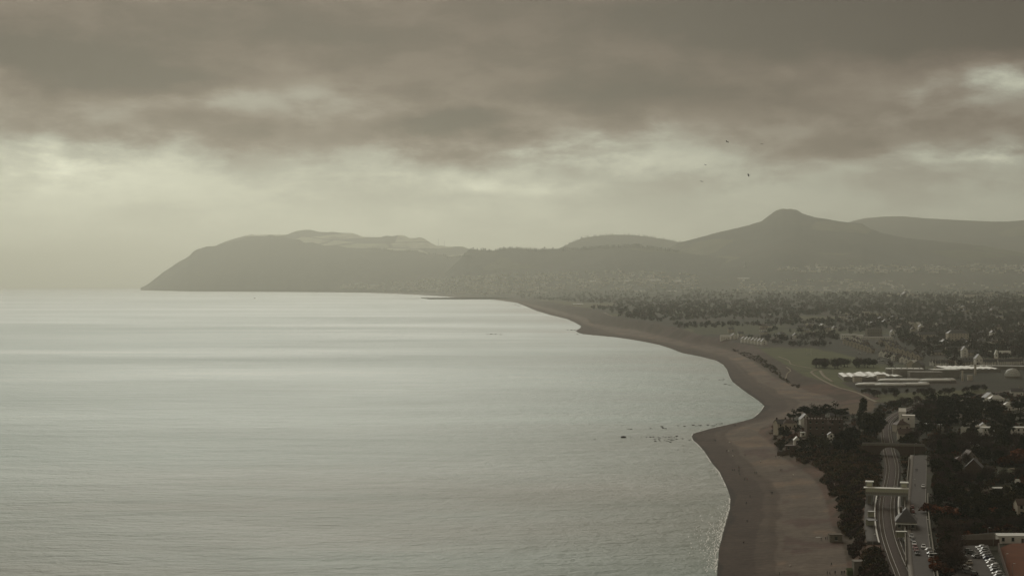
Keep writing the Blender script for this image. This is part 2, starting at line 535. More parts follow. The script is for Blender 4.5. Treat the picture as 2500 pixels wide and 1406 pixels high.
# beach: wet shingle, dry shingle, sand and pebble patches
bt = np.clip(T_IN, -1, 1) + .10 * fbm(GX, GY, 45.0, 51)
pat = fbm(GX, GY * .8, 28.0, 53)
bc = np.where((bt < .34)[..., None], (.072, .050, .037), (.138, .108, .083))
bc = np.where(((bt >= .34) & (bt < .50))[..., None], (.096, .070, .052), bc)
bc = np.where(((bt > .5) & (pat > .22))[..., None], (.178, .128, .090), bc)
bc = np.where(((bt > .55) & (pat < -.28))[..., None], (.112, .074, .058), bc)
bc = np.where((bt < .05)[..., None], (.046, .034, .026), bc)
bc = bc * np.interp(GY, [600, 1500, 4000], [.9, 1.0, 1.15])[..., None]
tone = np.where((T_IN <= 1)[..., None], bc, tone)
for _ in range(1):
    tone[1:-1, 1:-1] = (tone[1:-1, 1:-1] * 2 + tone[:-2, 1:-1] + tone[2:, 1:-1] + tone[1:-1, :-2] + tone[1:-1, 2:]) / 6

def grid_faces(nr, nc, keep=None):
    i, j = np.meshgrid(np.arange(nr - 1), np.arange(nc - 1), indexing='ij')
    a = i * nc + j
    f = np.stack([a, a + 1, a + nc + 1, a + nc], -1).reshape(-1, 4)
    if keep is not None:
        f = f[keep.reshape(-1)]
    return f

def compact(v, f, c=None):
    used = np.unique(f); mp = np.full(len(v), -1, np.int64); mp[used] = np.arange(len(used))
    return v[used], mp[f], (c[used] if c is not None else None)

def ground_material():
    mt = bpy.data.materials.new('ground')
    mt.use_nodes = True
    t = NT(mt.node_tree)
    out = t.n('ShaderNodeOutputMaterial'); b = t.n('ShaderNodeBsdfPrincipled')
    t.nt.links.new(b.outputs[0], out.inputs[0])
    at = t.n('ShaderNodeAttribute', attribute_name='tone')
    pos = t.n('ShaderNodeNewGeometry').outputs['Position']
    a = t.noise(pos, .35, 6.0, .65); c = t.noise(pos, .035, 5.0, .6)
    # rills and shingle ridges run along the water
    st = t.n('ShaderNodeMapping'); st.inputs['Scale'].default_value = (.05, .35, .3)
    t.nt.links.new(pos, st.inputs[0])
    r = t.noise(st.outputs[0], 1.0, 4.0, .6)
    f = t.m('MULTIPLY', t.m('MULTIPLY', t.maprange(a, .25, .75, .72, 1.28), t.maprange(c, .3, .7, .8, 1.2)), t.maprange(r, .3, .7, .86, 1.14))
    cv = t.n('ShaderNodeCombineXYZ')
    for i in range(3): t.put(cv.inputs[i], f)
    t.put(b.inputs['Base Color'], t.vm('MULTIPLY', at.outputs['Color'], cv.outputs[0]))
    b.inputs['Roughness'].default_value = .92
    b.inputs['Specular IOR Level'].default_value = .15
    bn = t.n('ShaderNodeBump'); bn.inputs['Strength'].default_value = .6; bn.inputs['Distance'].default_value = .5
    t.put(bn.inputs['Height'], t.m('ADD', a, r)); t.put(b.inputs['Normal'], bn.outputs[0])
    return mt
M_GROUND = ground_material()
keep = ((GH[:-1, :-1] > -3.2) | (GH[1:, 1:] > -3.2) | (GH[:-1, 1:] > -3.2) | (GH[1:, :-1] > -3.2))
gv = np.stack([GX, GY, GZ], -1).reshape(-1, 3)
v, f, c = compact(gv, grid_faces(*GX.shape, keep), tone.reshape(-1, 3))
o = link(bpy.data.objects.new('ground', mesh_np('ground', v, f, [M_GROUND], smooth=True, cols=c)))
tag(o, 'shingle beach, scrubby bank, fields and coastal plain curving round the bay', 'ground', kind='structure')

# ------------------------------------------------------------------ the sea
def sea_material():
    mt = bpy.data.materials.new('sea_water')
    mt.use_nodes = True
    t = NT(mt.node_tree)
    out = t.n('ShaderNodeOutputMaterial'); b = t.n('ShaderNodeBsdfPrincipled')
    t.nt.links.new(b.outputs[0], out.inputs[0])
    pos = t.n('ShaderNodeNewGeometry').outputs['Position']
    def stretched(sx, sy, rot=0.0):
        mp = t.n('ShaderNodeMapping'); mp.inputs['Scale'].default_value = (sx, sy, 1); mp.inputs['Rotation'].default_value = (0, 0, rot)
        t.nt.links.new(pos, mp.inputs[0]); return mp.outputs[0]
    # wind lanes and brown tint: broad patches with shapes of their own
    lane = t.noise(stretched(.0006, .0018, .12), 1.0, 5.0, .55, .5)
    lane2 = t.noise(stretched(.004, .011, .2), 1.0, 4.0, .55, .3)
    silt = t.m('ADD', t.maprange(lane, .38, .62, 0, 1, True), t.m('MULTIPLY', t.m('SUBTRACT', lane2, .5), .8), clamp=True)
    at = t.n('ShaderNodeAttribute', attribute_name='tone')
    brown_rgb = t.n('ShaderNodeSeparateColor'); t.nt.links.new(at.outputs['Color'], brown_rgb.inputs[0])
    sf = t.m('MULTIPLY', brown_rgb.outputs[0], t.m('ADD', t.m('MULTIPLY', silt, .7), .3), clamp=True)
    t.put(b.inputs['Base Color'], t.mixc(sf, SEA_DEEP, SEA_BROWN))
    # wind-ruffled water is rougher than the slicks between
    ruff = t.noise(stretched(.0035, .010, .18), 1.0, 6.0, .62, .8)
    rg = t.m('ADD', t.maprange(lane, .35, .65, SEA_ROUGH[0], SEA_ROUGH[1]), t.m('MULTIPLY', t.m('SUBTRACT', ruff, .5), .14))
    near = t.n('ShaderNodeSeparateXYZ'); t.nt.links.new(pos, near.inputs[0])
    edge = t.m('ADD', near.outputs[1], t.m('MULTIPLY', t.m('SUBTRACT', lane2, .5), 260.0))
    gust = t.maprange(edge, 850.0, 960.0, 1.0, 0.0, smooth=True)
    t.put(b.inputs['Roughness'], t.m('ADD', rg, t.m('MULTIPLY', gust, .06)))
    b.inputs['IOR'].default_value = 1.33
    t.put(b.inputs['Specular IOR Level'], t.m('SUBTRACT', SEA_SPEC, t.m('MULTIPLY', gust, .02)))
    w1 = t.noise(stretched(.10, .22, .25), 1.0, 3.0, .6, .4)
    w2 = t.noise(stretched(.45, .8, -.2), 1.0, 3.0, .6, .3)
    w3 = t.noise(stretched(.018, .05, .3), 1.0, 3.0, .5, .3)
    hgt = t.m('ADD', t.m('ADD', t.m('MULTIPLY', w1, SEA_W[0]), t.m('MULTIPLY', w2, SEA_W[1])), t.m('MULTIPLY', w3, SEA_W[2]))
    bn = t.n('ShaderNodeBump'); bn.inputs['Strength'].default_value = 1.0; bn.inputs['Distance'].default_value = 1.0
    t.put(bn.inputs['Height'], hgt); t.put(b.inputs['Normal'], bn.outputs[0])
    return mt
SEA_DEEP = (.045, .140, .100, 1); SEA_BROWN = (.105, .098, .045, 1)
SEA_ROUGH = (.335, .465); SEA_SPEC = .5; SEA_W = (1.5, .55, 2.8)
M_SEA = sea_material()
_sr = np.concatenate([[60, 120, 220, 340, 450], _depth[_depth > 500], np.geomspace(_depth[-1] * 1.02, 49000, 60)])
_sc = np.concatenate([np.arange(-4200, -500, 300), np.arange(-500, 3000, 20), np.arange(3000, 6800, 300)])
SY, SU = np.meshgrid(_sr, (_sc - CX) / FP, indexing='ij'); SX = SU * SY
sv_ = np.stack([SX, SY, -drop(SX, SY)], -1).reshape(-1, 3)
# sediment carried near the shore; browner, slightly darker tone across the near bay
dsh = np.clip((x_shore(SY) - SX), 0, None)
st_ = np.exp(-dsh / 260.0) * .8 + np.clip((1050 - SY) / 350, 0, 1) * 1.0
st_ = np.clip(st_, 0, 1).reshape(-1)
keep = (SX < x_shore(SY) + 60)
kk = keep[:-1, :-1] | keep[1:, 1:] | keep[:-1, 1:] | keep[1:, :-1]
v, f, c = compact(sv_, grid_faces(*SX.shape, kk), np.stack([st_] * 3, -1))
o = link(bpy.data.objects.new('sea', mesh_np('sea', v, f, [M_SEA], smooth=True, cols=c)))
tag(o, 'calm pale grey-green sea filling the bay out to the horizon', 'sea', kind='structure')

# ------------------------------------------------------------------ hills: solid ridges whose crest runs along the skyline
def hill_material(name, dark, mid, pale, pale_amt, cell=0.0022, heath=.0012):
    mt = bpy.data.materials.new(name)
    mt.use_nodes = True
    t = NT(mt.node_tree)
    out = t.n('ShaderNodeOutputMaterial'); b = t.n('ShaderNodeBsdfPrincipled')
    t.nt.links.new(b.outputs[0], out.inputs[0])
    b.inputs['Roughness'].default_value = .95; b.inputs['Specular IOR Level'].default_value = .1
    pos = t.n('ShaderNodeNewGeometry').outputs['Position']
    n = t.noise(pos, heath, 6.0, .6); n2 = t.noise(pos, .01, 4.0, .6)
    col = t.mixc(t.maprange(n, .4, .6), (*dark, 1), (*mid, 1))
    if pale_amt > 0:
        vo = t.n('ShaderNodeTexVoronoi'); vo.inputs['Scale'].default_value = cell
        wv = t.n('ShaderNodeMapping'); wv.inputs['Scale'].default_value = (.42, .35, 2.6); wv.inputs['Rotation'].default_value = (0, .12, .3); t.nt.links.new(pos, wv.inputs[0])
        t.nt.links.new(wv.outputs[0], vo.inputs['Vector'])
        sp = t.n('ShaderNodeSeparateColor'); t.nt.links.new(vo.outputs['Color'], sp.inputs[0])
        ve = t.n('ShaderNodeTexVoronoi', feature='DISTANCE_TO_EDGE'); ve.inputs['Scale'].default_value = cell
        t.nt.links.new(wv.outputs[0], ve.inputs['Vector'])
        hedge = t.maprange(ve.outputs['Distance'], .02, .06)
        pf = t.m('MULTIPLY', t.m('MULTIPLY', t.m('LESS_THAN', sp.outputs[0], pale_amt), hedge), t.maprange(n, .30, .45))
        col = t.mixc(pf, col, t.mixc(sp.outputs[1], (*pale, 1), (pale[0] * .6, pale[1] * .66, pale[2] * .5, 1)))
    col = t.mixc(1.0, col, t.ramp(n2, [(.3, .75), (.7, 1.25)]), 'MULTIPLY')
    t.put(b.inputs['Base Color'], col)
    return mt

def hill(name, label, sky, depth, front, back, mat, foot=-12.0, fexp=1.0, rough=14.0, seed=1, trees=0.0, step=5.0, reach=None):
    """sky: skyline pixels; depth: [(px, metres)] of the crest; front/back: metres to the foot of either slope"""
    sky = np.array(sky, float); dp = np.array(depth, float)
    px = np.arange(sky[0, 0], sky[-1, 0] + .1, step)
    py = np.interp(px, sky[:, 0], sky[:, 1])
    D = np.interp(px, dp[:, 0], dp[:, 1])
    crest = CAM_H + (EY - py) / FP * D + (1 + ((px - CX) / FP) ** 2) * D * D / (2 * R_EARTH)
    fr = np.interp(px, *np.array(front, float).T) if hasattr(front, '__len__') else np.full(px.shape, float(front))
    T = np.concatenate([np.linspace(-1, 0, 46), np.linspace(0, 1, 16)[1:]])
    Pt, Tt = np.meshgrid(px, T, indexing='ij')
    Dd = D[:, None] + np.where(Tt < 0, Tt * fr[:, None], Tt * back)
    X = (Pt - CX) / FP * Dd
    prof = np.where(Tt < 0, (1 - np.abs(Tt)) ** fexp, 1 - np.abs(Tt) ** 1.3)
    Hh = foot + (crest[:, None] - foot) * prof
    amp = rough * np.clip(np.abs(Tt) * 6, 0, 1) * (1 - np.abs(Tt)) ** .5
    gul = fbm(X, Dd, 900.0, seed, 5) * 1.2 + fbm(X, Dd * .3, 260.0, seed + 7, 4) * .6
    Hh = Hh + amp * (gul - .35)
    if trees:
        Hh = Hh + trees * np.clip(vnoise(X, Dd, 24.0, seed + 3) + .1, 0, 1) * (np.abs(Tt) < .995)
    Z = Hh - drop(X, Dd)
    v = np.stack([X, Dd, Z], -1).reshape(-1, 3)
    o = link(bpy.data.objects.new(name, mesh_np(name, v, grid_faces(*X.shape)[:, ::-1], [mat], smooth=True)))
    tag(o, label, 'hill', kind='structure')
    return o, (px, T, X, Dd, Z)

M_HEATH = hill_material('heath_slope', (.030, .030, .018), (.052, .046, .028), (.12, .12, .06), .0)
M_FIELDS = hill_material('hill_fields', (.045, .045, .030), (.075, .070, .045), (.46, .46, .36), .6, cell=.0032)
M_WOODED = hill_material('wooded_slope', (.024, .026, .016), (.045, .040, .024), (.11, .10, .05), .10, cell=.003)
M_MOUNT = hill_material('mountain_slope', (.034, .033, .021), (.056, .050, .031), (.12, .115, .06), .14, cell=.003)

HEAD = [(343, 703), (352, 699), (366, 691), (374, 684), (386, 675), (396, 666), (420, 651), (432, 642), (456, 629), (466, 622), (470, 615), (482, 609), (504, 602), (526, 601),
        (540, 597), (564, 590), (583, 587), (600, 580), (631, 576), (646, 579), (660, 573), (677, 578), (691, 577), (713, 584), (732, 585), (742, 593), (761, 592), (792, 600),
        (821, 599), (847, 605), (884, 606), (913, 606), (934, 609), (968, 613), (1006, 612), (1030, 617), (1052, 622), (1083, 622), (1093, 627), (1131, 624), (1148, 630), (1174, 633), (1230, 644), (1300, 660), (1380, 690)]
BEHIND = [(500, 640), (526, 600), (547, 591), (574, 582), (598, 576), (614, 572), (623, 574), (653, 573), (701, 573), (722, 564), (743, 561), (758, 561), (778, 566), (799, 567), (814, 566), (835, 569),
          (862, 569), (886, 578), (903, 579), (930, 579), (944, 575), (958, 577), (973, 574), (990, 576), (999, 581), (1016, 581), (1023, 579), (1035, 582), (1050, 592), (1068, 601), (1078, 599),
          (1090, 602), (1131, 602), (1146, 608), (1200, 618), (1260, 640), (1300, 665)]
WOODS = [(1060, 690), (1100, 655), (1130, 625), (1145, 609), (1184, 611), (1203, 613), (1220, 609), (1251, 606), (1280, 608), (1316, 611), (1340, 609), (1400, 609), (1450, 606), (1500, 602), (1545, 600), (1590, 606),
         (1640, 612), (1700, 622), (1780, 632), (1880, 644), (1990, 655), (2100, 668)]
MIDHILL = [(1330, 640), (1365, 607), (1390, 595), (1420, 582), (1450, 577), (1490, 574), (1540, 574), (1580, 578), (1620, 584), (1660, 592), (1720, 600), (1800, 618), (1900, 650)]
PEAK = [(1560, 650), (1600, 625), (1640, 602), (1660, 592), (1700, 582), (1760, 566), (1830, 550), (1860, 540), (1880, 525), (1895, 514), (1905, 511), (1913, 509.5), (1920, 511), (1932, 510), (1945, 513), (1960, 522), (1985, 530), (2025, 536),
        (2050, 541), (2075, 543), (2103, 545), (2125, 558), (2150, 568), (2180, 575), (2210, 581), (2300, 590), (2400, 600), (2500, 618), (2600, 634), (2800, 660)]
FARHILL = [(1990, 580), (2050, 552), (2080, 540), (2110, 533), (2160, 529), (2200, 528), (2260, 533), (2330, 537), (2420, 541), (2460, 541), (2500, 538), (2600, 534), (2760, 542), (3000, 560)]
LOWFAR = [(2240, 640), (2330, 612), (2400, 603), (2440, 600), (2500, 591), (2580, 588), (2700, 600), (2900, 630)]
HILLS = [
hill('headland_hill', 'dark steep headland dropping into the sea left of the seaside town', HEAD, [(343, 21500), (470, 19800), (700, 18900), (1000, 17300), (1380, 14600)],
     [(343, 150), (380, 900), (470, 1500), (700, 1700), (1000, 2300), (1380, 2600)], 2200, M_HEATH, fexp=.8, rough=36, seed=2, trees=8),
hill('field_ridge', 'long ridge with pale enclosed fields behind the headland', BEHIND, [(500, 21500), (1300, 19500)], 3000, 3000, M_FIELDS, fexp=.9, rough=28, seed=5),
hill('wooded_ridge', 'low wooded ridge behind the seaside town', WOODS, [(1060, 15500), (1250, 14200), (1600, 12800), (2100, 11500)], [(1060, 1200), (1250, 2800), (1600, 3000), (2100, 2500)], 2400, M_WOODED, fexp=1.3, rough=30, seed=9, trees=16),
hill('rounded_hill', 'hazy rounded hill between the wooded ridge and the pointed peak', MIDHILL, [(1330, 17000), (1900, 17000)], 2600, 2600, M_WOODED, fexp=.9, rough=26, seed=13, trees=12),
hill('peaked_mountain', 'pointed rocky-topped mountain standing over the coastal plain', PEAK, [(1560, 14200), (1920, 13400), (2800, 12800)], 4200, 3200, M_MOUNT, fexp=1.45, rough=38, seed=17, trees=5),
hill('distant_mountain', 'faint long mountain on the right horizon', FARHILL, [(1990, 17200), (3000, 17200)], 3800, 3000, M_MOUNT, fexp=.9, rough=34, seed=21),
hill('distant_field_slope', 'faint slope with pale fields at the far right', LOWFAR, [(2240, 16000), (2900, 16000)], 2600, 2600, M_FIELDS, fexp=.9, rough=20, seed=25),
]

def hill_spot(px, py):
    """nearest point of a hillside that shows at this pixel, or None"""
    best = None
    for _, (hp, T, X, Dd, Z) in HILLS:
        if px < hp[0] or px > hp[-1]:
            continue
        i = int(np.clip(round((px - hp[0]) / (hp[1] - hp[0])), 0, len(hp) - 1))
        rows = EY + FP * (CAM_H - Z[i]) / Dd[i]
        k = int(np.argmax(rows <= py))
        if rows[k] > py or k == 0:
            continue
        if best is None or Dd[i, k] < best[1]:
            best = (float(X[i, k]), float(Dd[i, k]), float(Z[i, k]))
    return Vector(best) if best else None

def any_spot(px, py):
    """land or hillside, whichever is nearer along the sight line"""
    j = int(np.clip(np.searchsorted(_cols, px), 0, len(_cols) - 1))
    g = spot(px, py) if GPY[:, j].min() <= py and (GH[:, j].max() > 0) else None
    hs = hill_spot(px, py)
    if g is not None and (hs is None or g.y < hs.y):
        return g
    return hs
# ------------------------------------------------------------------ shared materials
def veg_material(name, c1, c2, rnd=.35, transl=0.0):
    mt = bpy.data.materials.new(name); mt.use_nodes = True
    t = NT(mt.node_tree)
    out = t.n('ShaderNodeOutputMaterial'); b = t.n('ShaderNodeBsdfPrincipled')
    t.nt.links.new(b.outputs[0], out.inputs[0])
    b.inputs['Roughness'].default_value = .85; b.inputs['Specular IOR Level'].default_value = .12
    at = t.n('ShaderNodeAttribute', attribute_name='tone')
    sp = t.n('ShaderNodeSeparateColor'); t.nt.links.new(at.outputs['Color'], sp.inputs[0])
    oi = t.n('ShaderNodeObjectInfo').outputs['Random']
    col = t.mixc(sp.outputs[0], (*c1, 1), (*c2, 1))
    k = t.m('ADD', t.m('MULTIPLY', oi, rnd * 2), 1 - rnd)
    cv = t.n('ShaderNodeCombineXYZ')
    for i in range(3): t.put(cv.inputs[i], k)
    t.put(b.inputs['Base Color'], t.vm('MULTIPLY', col, cv.outputs[0]))
    return mt
M_BARK = principled('bark', (.045, .034, .026), .95, .1, vary=.3, vscale=2.0)
M_PINE = veg_material('pine_needles', (.017, .016, .008), (.042, .037, .017))
M_OAK = veg_material('evergreen_leaves', (.022, .020, .009), (.056, .048, .020))
M_TWIG = veg_material('bare_twigs', (.046, .030, .026), (.090, .058, .044))
M_RUST = veg_material('russet_leaves', (.10, .034, .014), (.22, .070, .024))
M_OLIVE = veg_material('olive_scrub_leaves', (.036, .030, .013), (.082, .064, .028))
M_BROWN = veg_material('brown_scrub_twigs', (.034, .023, .018), (.070, .046, .032))

def M(name, c, rough=.8, spec=.3, **k):
    return principled(name, c, rough, spec, **k)
M_WHITE = M('white_render', (.80, .78, .71), .8, .3, vary=.10, vscale=.6)
M_CREAM = M('cream_render', (.50, .45, .37), .85, .3, vary=.12, vscale=.5)
M_GREYR = M('grey_render', (.24, .22, .19), .85, .3, vary=.15, vscale=.5)
M_BRICK = M("brick_wall", (.105, .072, .055), .9, .2, vary=.22, vscale=1.5)
M_STONE = M('stone_wall', (.20, .18, .145), .9, .2, vary=.25, vscale=.9)
M_SLATE = M('slate_roof', (.075, .070, .070), .55, .45, vary=.2, vscale=1.2)
M_TILE = M("tile_roof", (.092, .062, .048), .7, .3, vary=.2, vscale=1.2)
M_PALER = M('pale_sheet_roof', (.62, .62, .56), .45, .5, vary=.12, vscale=.25)
M_GLASS = M('window_glass', (.020, .022, .024), .12, .6)
M_BRIGHT = M('bright_white_paint', (.80, .80, .74), .5, .4)
M_DOOR = M('painted_door', (.09, .05, .035), .5, .4)
M_METAL = M('galvanised_metal', (.30, .30, .28), .45, .5, metal=.6)
M_DARKM = M('dark_metal', (.05, .05, .05), .5, .4, metal=.3)
M_ASPH = M('asphalt', (.078, .068, .060), .9, .25, vary=.18, vscale=.4)
M_CONC = M('concrete', (.21, .19, .165), .9, .25, vary=.15, vscale=.5)
M_PAINT = M('white_line_paint', (.62, .61, .56), .7, .3)
M_BALL = M('track_ballast', (.072, .054, .046), .95, .15, vary=.3, vscale=1.2, bump=.1)
M_RAILM = M('rail_steel', (.40, .37, .33), .32, .6, metal=.5)
M_GLAZE = M('pale_glazing', (.46, .45, .33), .25, .6, vary=.1, vscale=.6)
M_ROCK = M('wet_rock', (.045, .042, .034), .7, .4, vary=.3, vscale=.8, bump=.15)
M_COURT = M('russet_court', (.135, .046, .017), .95, .15, vary=.18, vscale=.12, color2=(.10, .034, .014))
M_TIMBER = M('weathered_timber', (.12, .095, .07), .9, .2, vary=.2, vscale=1.0)

# ------------------------------------------------------------------ trees: a trunk with limbs, and a crown of leaf faces
def quads_to_mesh(name, C, U, V, tone, mat):
    n = len(C)
    v = np.stack([C - U - V, C + U - V, C + U + V, C - U + V], 1).reshape(-1, 3)
    f = np.arange(n * 4).reshape(-1, 4)
    return mesh_np(name, v, f, [mat], cols=np.repeat(tone, 4)[:, None].repeat(3, 1))

def rand_frames(n, rng, flat=.0):
    a = rng.normal(size=(n, 3)); a /= np.linalg.norm(a, axis=1)[:, None]
    if flat:
        a[:, 2] *= (1 - flat)
        a /= np.linalg.norm(a, axis=1)[:, None]
    b = rng.normal(size=(n, 3)); b -= (b * a).sum(1)[:, None] * a
    b /= np.linalg.norm(b, axis=1)[:, None]
    return a, b

def make_tree(kind, seed):
    """returns (trunk mesh, crown mesh) about the size stated for each kind, standing on z=0"""
    rng = np.random.default_rng(seed)
    tb = MB(); clumps = []
    if kind == 'pine':           # tall bare bole, wide layered flat-topped crown, 15 m
        Ht = 15.0; lean = rng.normal(0, .5, 2)
        tb.tube([(0, 0, -.8), (lean[0] * .4, lean[1] * .4, 5), (lean[0], lean[1], 12.4)], [.42, .33, .16], 7)
        for k in range(11):
            z0 = rng.uniform(6.0, 12.2); a = k * 2.4 + rng.uniform(-.4, .4)
            R = 5.6 * math.sqrt(max(.18, 1 - ((z0 - 8.6) / 5.6) ** 2)) * rng.uniform(.7, 1.08)
            e = np.array([lean[0] + math.cos(a) * R, lean[1] + math.sin(a) * R, z0 + R * .28])
            tb.tube([(lean[0] * z0 / 12, lean[1] * z0 / 12, z0), tuple(e)], [.13, .04], 4)
            for q in (.5, .78, 1.0):
                c = np.array([lean[0], lean[1], z0]) * (1 - q) + e * q
                clumps.append((c + rng.normal(0, .35, 3), 1.35 * (1.15 - .3 * q), .55))
        clumps.append((np.array([lean[0], lean[1], 13.4]), 2.2, .8))
        per, sz, mat, flat = 46, (.22, .46), M_PINE, .35
    elif kind == 'cypress':      # dense dark cone, 13 m
        tb.tube([(0, 0, -.8), (0, 0, 11)], [.4, .08], 6)
        for k in range(34):
            z0 = rng.uniform(1.0, 12.6); a = rng.uniform(0, 6.28)
            R = 3.0 * (1 - z0 / 14.2) ** .75 * rng.uniform(.45, 1.0)
            clumps.append((np.array([math.cos(a) * R, math.sin(a) * R, z0]), 1.0, 1.2))
        per, sz, mat, flat = 34, (.2, .42), M_PINE, 0
    elif kind == 'oak':          # round evergreen, 9 m
        tb.tube([(0, 0, -.8), (.1, 0, 3.4)], [.4, .26], 6)
        for k in range(6):
            a = k * 1.05 + rng.uniform(-.3, .3)
            tb.tube([(.1, 0, 2.8), (math.cos(a) * 2.2, math.sin(a) * 2.2, 5.8)], [.17, .05], 4)
        for k in range(30):
            a = rng.uniform(0, 6.28); cz = rng.uniform(-.75, 1)
            R = math.sqrt(1 - cz * cz) * rng.uniform(.55, 1.0)
            clumps.append((np.array([math.cos(a) * R * 3.5, math.sin(a) * R * 3.5, 5.4 + cz * 3.1]), 1.15, .9))
        per, sz, mat, flat = 42, (.2, .42), M_OAK, 0
    elif kind == 'shrub':        # 3.4 m mound
        tb.tube([(0, 0, -.4), (0, 0, 1.4)], [.12, .06], 5)
        for k in range(14):
            a = rng.uniform(0, 6.28); R = rng.uniform(.1, 1.7)
            clumps.append((np.array([math.cos(a) * R, math.sin(a) * R, .9 + rng.uniform(0, 1.5) * (1.15 - R / 2)]), .75, .8))
        per, sz, mat, flat = 30, (.12, .27), M_OLIVE, 0
    if kind in ('pine', 'cypress', 'oak', 'shrub'):
        C, tn = [], []
        for c, r, sq in clumps:
            d = rng.normal(size=(per, 3)); d /= np.linalg.norm(d, axis=1)[:, None]
            d *= (rng.uniform(.15, 1, per) ** .5)[:, None] * r
            d[:, 2] *= sq
            C.append(c + d); tn.append(np.clip(rng.uniform(0, .6) + rng.normal(0, .16, per), 0, 1))
        C = np.concatenate(C); tn = np.concatenate(tn)
        a, b = rand_frames(len(C), rng, flat)
        s = rng.uniform(*sz, len(C))[:, None]
        crown = quads_to_mesh(kind + '_crown', C, a * s, b * s * .75, tn, mat)
    else:                         # bare winter tree: forks and a haze of twigs, 10 m
        tb.tube([(0, 0, -.8), (0, .1, 3.0)], [.34, .24], 6)
        ends = []
        for k in range(8):
            a = k * .8 + rng.uniform(-.3, .3); R = rng.uniform(1.2, 2.6); z = rng.uniform(5.0, 7.6)
            p = Vector((math.cos(a) * R, math.sin(a) * R, z))
            tb.tube([(0, .1, 2.6 + .1 * k), (p.x * .5, p.y * .5, 4.2), p], [.15, .10, .05], 4)
            for j in range(5):
                q = p * rng.uniform(.6, 1.0) + Vector(rng.normal(0, 1.1, 3)) + Vector((0, 0, 1.2))
                tb.tube([p * .8, q], [.05, .025], 3)
                ends.append(np.array(q))
        n = 1300
        base = np.array(ends)[rng.integers(0, len(ends), n)] + rng.normal(0, .75, (n, 3))
        ctr = np.array([0, 0, 4.6])
        d = base - ctr; d /= np.linalg.norm(d, axis=1)[:, None]
        d = d + rng.normal(0, .45, (n, 3)); d /= np.linalg.norm(d, axis=1)[:, None]
        w = np.cross(d, rng.normal(size=(n, 3))); w /= np.linalg.norm(w, axis=1)[:, None]
        crown = quads_to_mesh('twig_crown', base, d * rng.uniform(.35, .8, n)[:, None], w * rng.uniform(.03, .075, n)[:, None], np.clip(rng.normal(.45, .25, n), 0, 1), M_TWIG)
    return tb.mesh(kind + '_trunk', M_BARK, smooth=True), crown

TREE_LIB = {}
for kind, n in (('pine', 4), ('cypress', 3), ('oak', 4), ('bare', 4), ('shrub', 4)):
    TREE_LIB[kind] = [make_tree(kind, 100 + 17 * i + len(kind)) for i in range(n)]
def recoloured(me, mat, name):
    m = me.copy(); m.name = name; m.materials[0] = mat; return m
TREE_LIB['russet'] = [(t, recoloured(c, M_RUST, 'russet_crown')) for t, c in TREE_LIB['shrub'] + TREE_LIB['oak'][:1]]
TREE_LIB['brush'] = [(t, recoloured(c, M_BROWN, 'brush_crown')) for t, c in TREE_LIB['shrub']]
TREE_LIB['broad'] = [(t, recoloured(c, M_OLIVE, 'broad_crown')) for t, c in TREE_LIB['oak']]
TREE_NAME = {'pine': 'pine_tree', 'cypress': 'cypress_tree', 'oak': 'evergreen_tree', 'bare': 'bare_tree', 'shrub': 'shrub', 'russet': 'russet_shrub', 'brush': 'brown_shrub', 'broad': 'leafy_tree'}
TREE_H = {'pine': 15.0, 'cypress': 13.0, 'oak': 9.0, 'bare': 10.0, 'shrub': 3.4, 'russet': 3.4, 'brush': 3.4, 'broad': 9.0}
N_TREES = 0
TREE_XY = []
def plant(kind, loc, height, label, group=None, wide=1.0):
    global N_TREES
    k = random.randrange(len(TREE_LIB[kind]))
    if kind == 'russet' and k == 4: k = 0
    t, c = TREE_LIB[kind][k]
    s = height / TREE_H[kind]
    o = empty(TREE_NAME[kind], loc, random.uniform(0, 6.28))
    o.scale = (s * wide, s * wide, s)
    inst('trunk', t, o); inst('crown', c, o)
    tag(o, label, 'shrub' if kind in ('shrub', 'russet', 'brush') else 'tree', group)
    N_TREES += 1
    TREE_XY.append((loc[0], loc[1]))
    return o
def pick_in(poly, tries=200):
    xs = [p[0] for p in poly]; ys = [p[1] for p in poly]
    for _ in range(tries):
        x = random.uniform(min(xs), max(xs)); y = random.uniform(min(ys), max(ys))
        if pip(x, y, poly):
            return x, y
    return xs[0], ys[0]

def ribbon(path, off0, off1, lift, name, mat, thick=None):
    """flat strip along a centre line between two side offsets (metres, + is right), following its level"""
    P = np.asarray(path); d = np.gradient(P[:, :2], axis=0); d /= np.linalg.norm(d, axis=1)[:, None]
    nrm = np.stack([d[:, 1], -d[:, 0]], 1)
    z = P[:, 2] - drop(P[:, 0], P[:, 1]) + lift
    A = np.column_stack([P[:, :2] + nrm * off0, z]); B = np.column_stack([P[:, :2] + nrm * off1, z])
    n = len(P)
    if thick is None:
        v = np.concatenate([A, B]); i = np.arange(n - 1)
        f = np.stack([i, i + 1, i + 1 + n, i + n], 1)[:, ::-1]
    else:
        A2 = A.copy(); A2[:, 2] -= thick; B2 = B.copy(); B2[:, 2] -= thick
        v = np.concatenate([A, B, A2, B2]); i = np.arange(n - 1)
        f = np.concatenate([np.stack([i + n, i + 1 + n, i + 1, i], 1), np.stack([i, i + 1, i + 1 + 2 * n, i + 2 * n], 1), np.stack([i + 3 * n, i + 3 * n + 1, i + n + 1, i + n], 1),
                            [[0, 2 * n, 3 * n, n]], [[n - 1, 2 * n - 1, 4 * n - 1, 3 * n - 1]]])
    return mesh_np(name, v, f, [mat], smooth=False)
def strip(path, o0, o1, lift, name, mat, parent=None, thick=None, label=None, kind='structure', cat=None):
    o = link(bpy.data.objects.new(name, ribbon(path, o0, o1, lift, name, mat, thick)), parent)
    if parent is None: tag(o, label, cat, kind=kind)
    return o
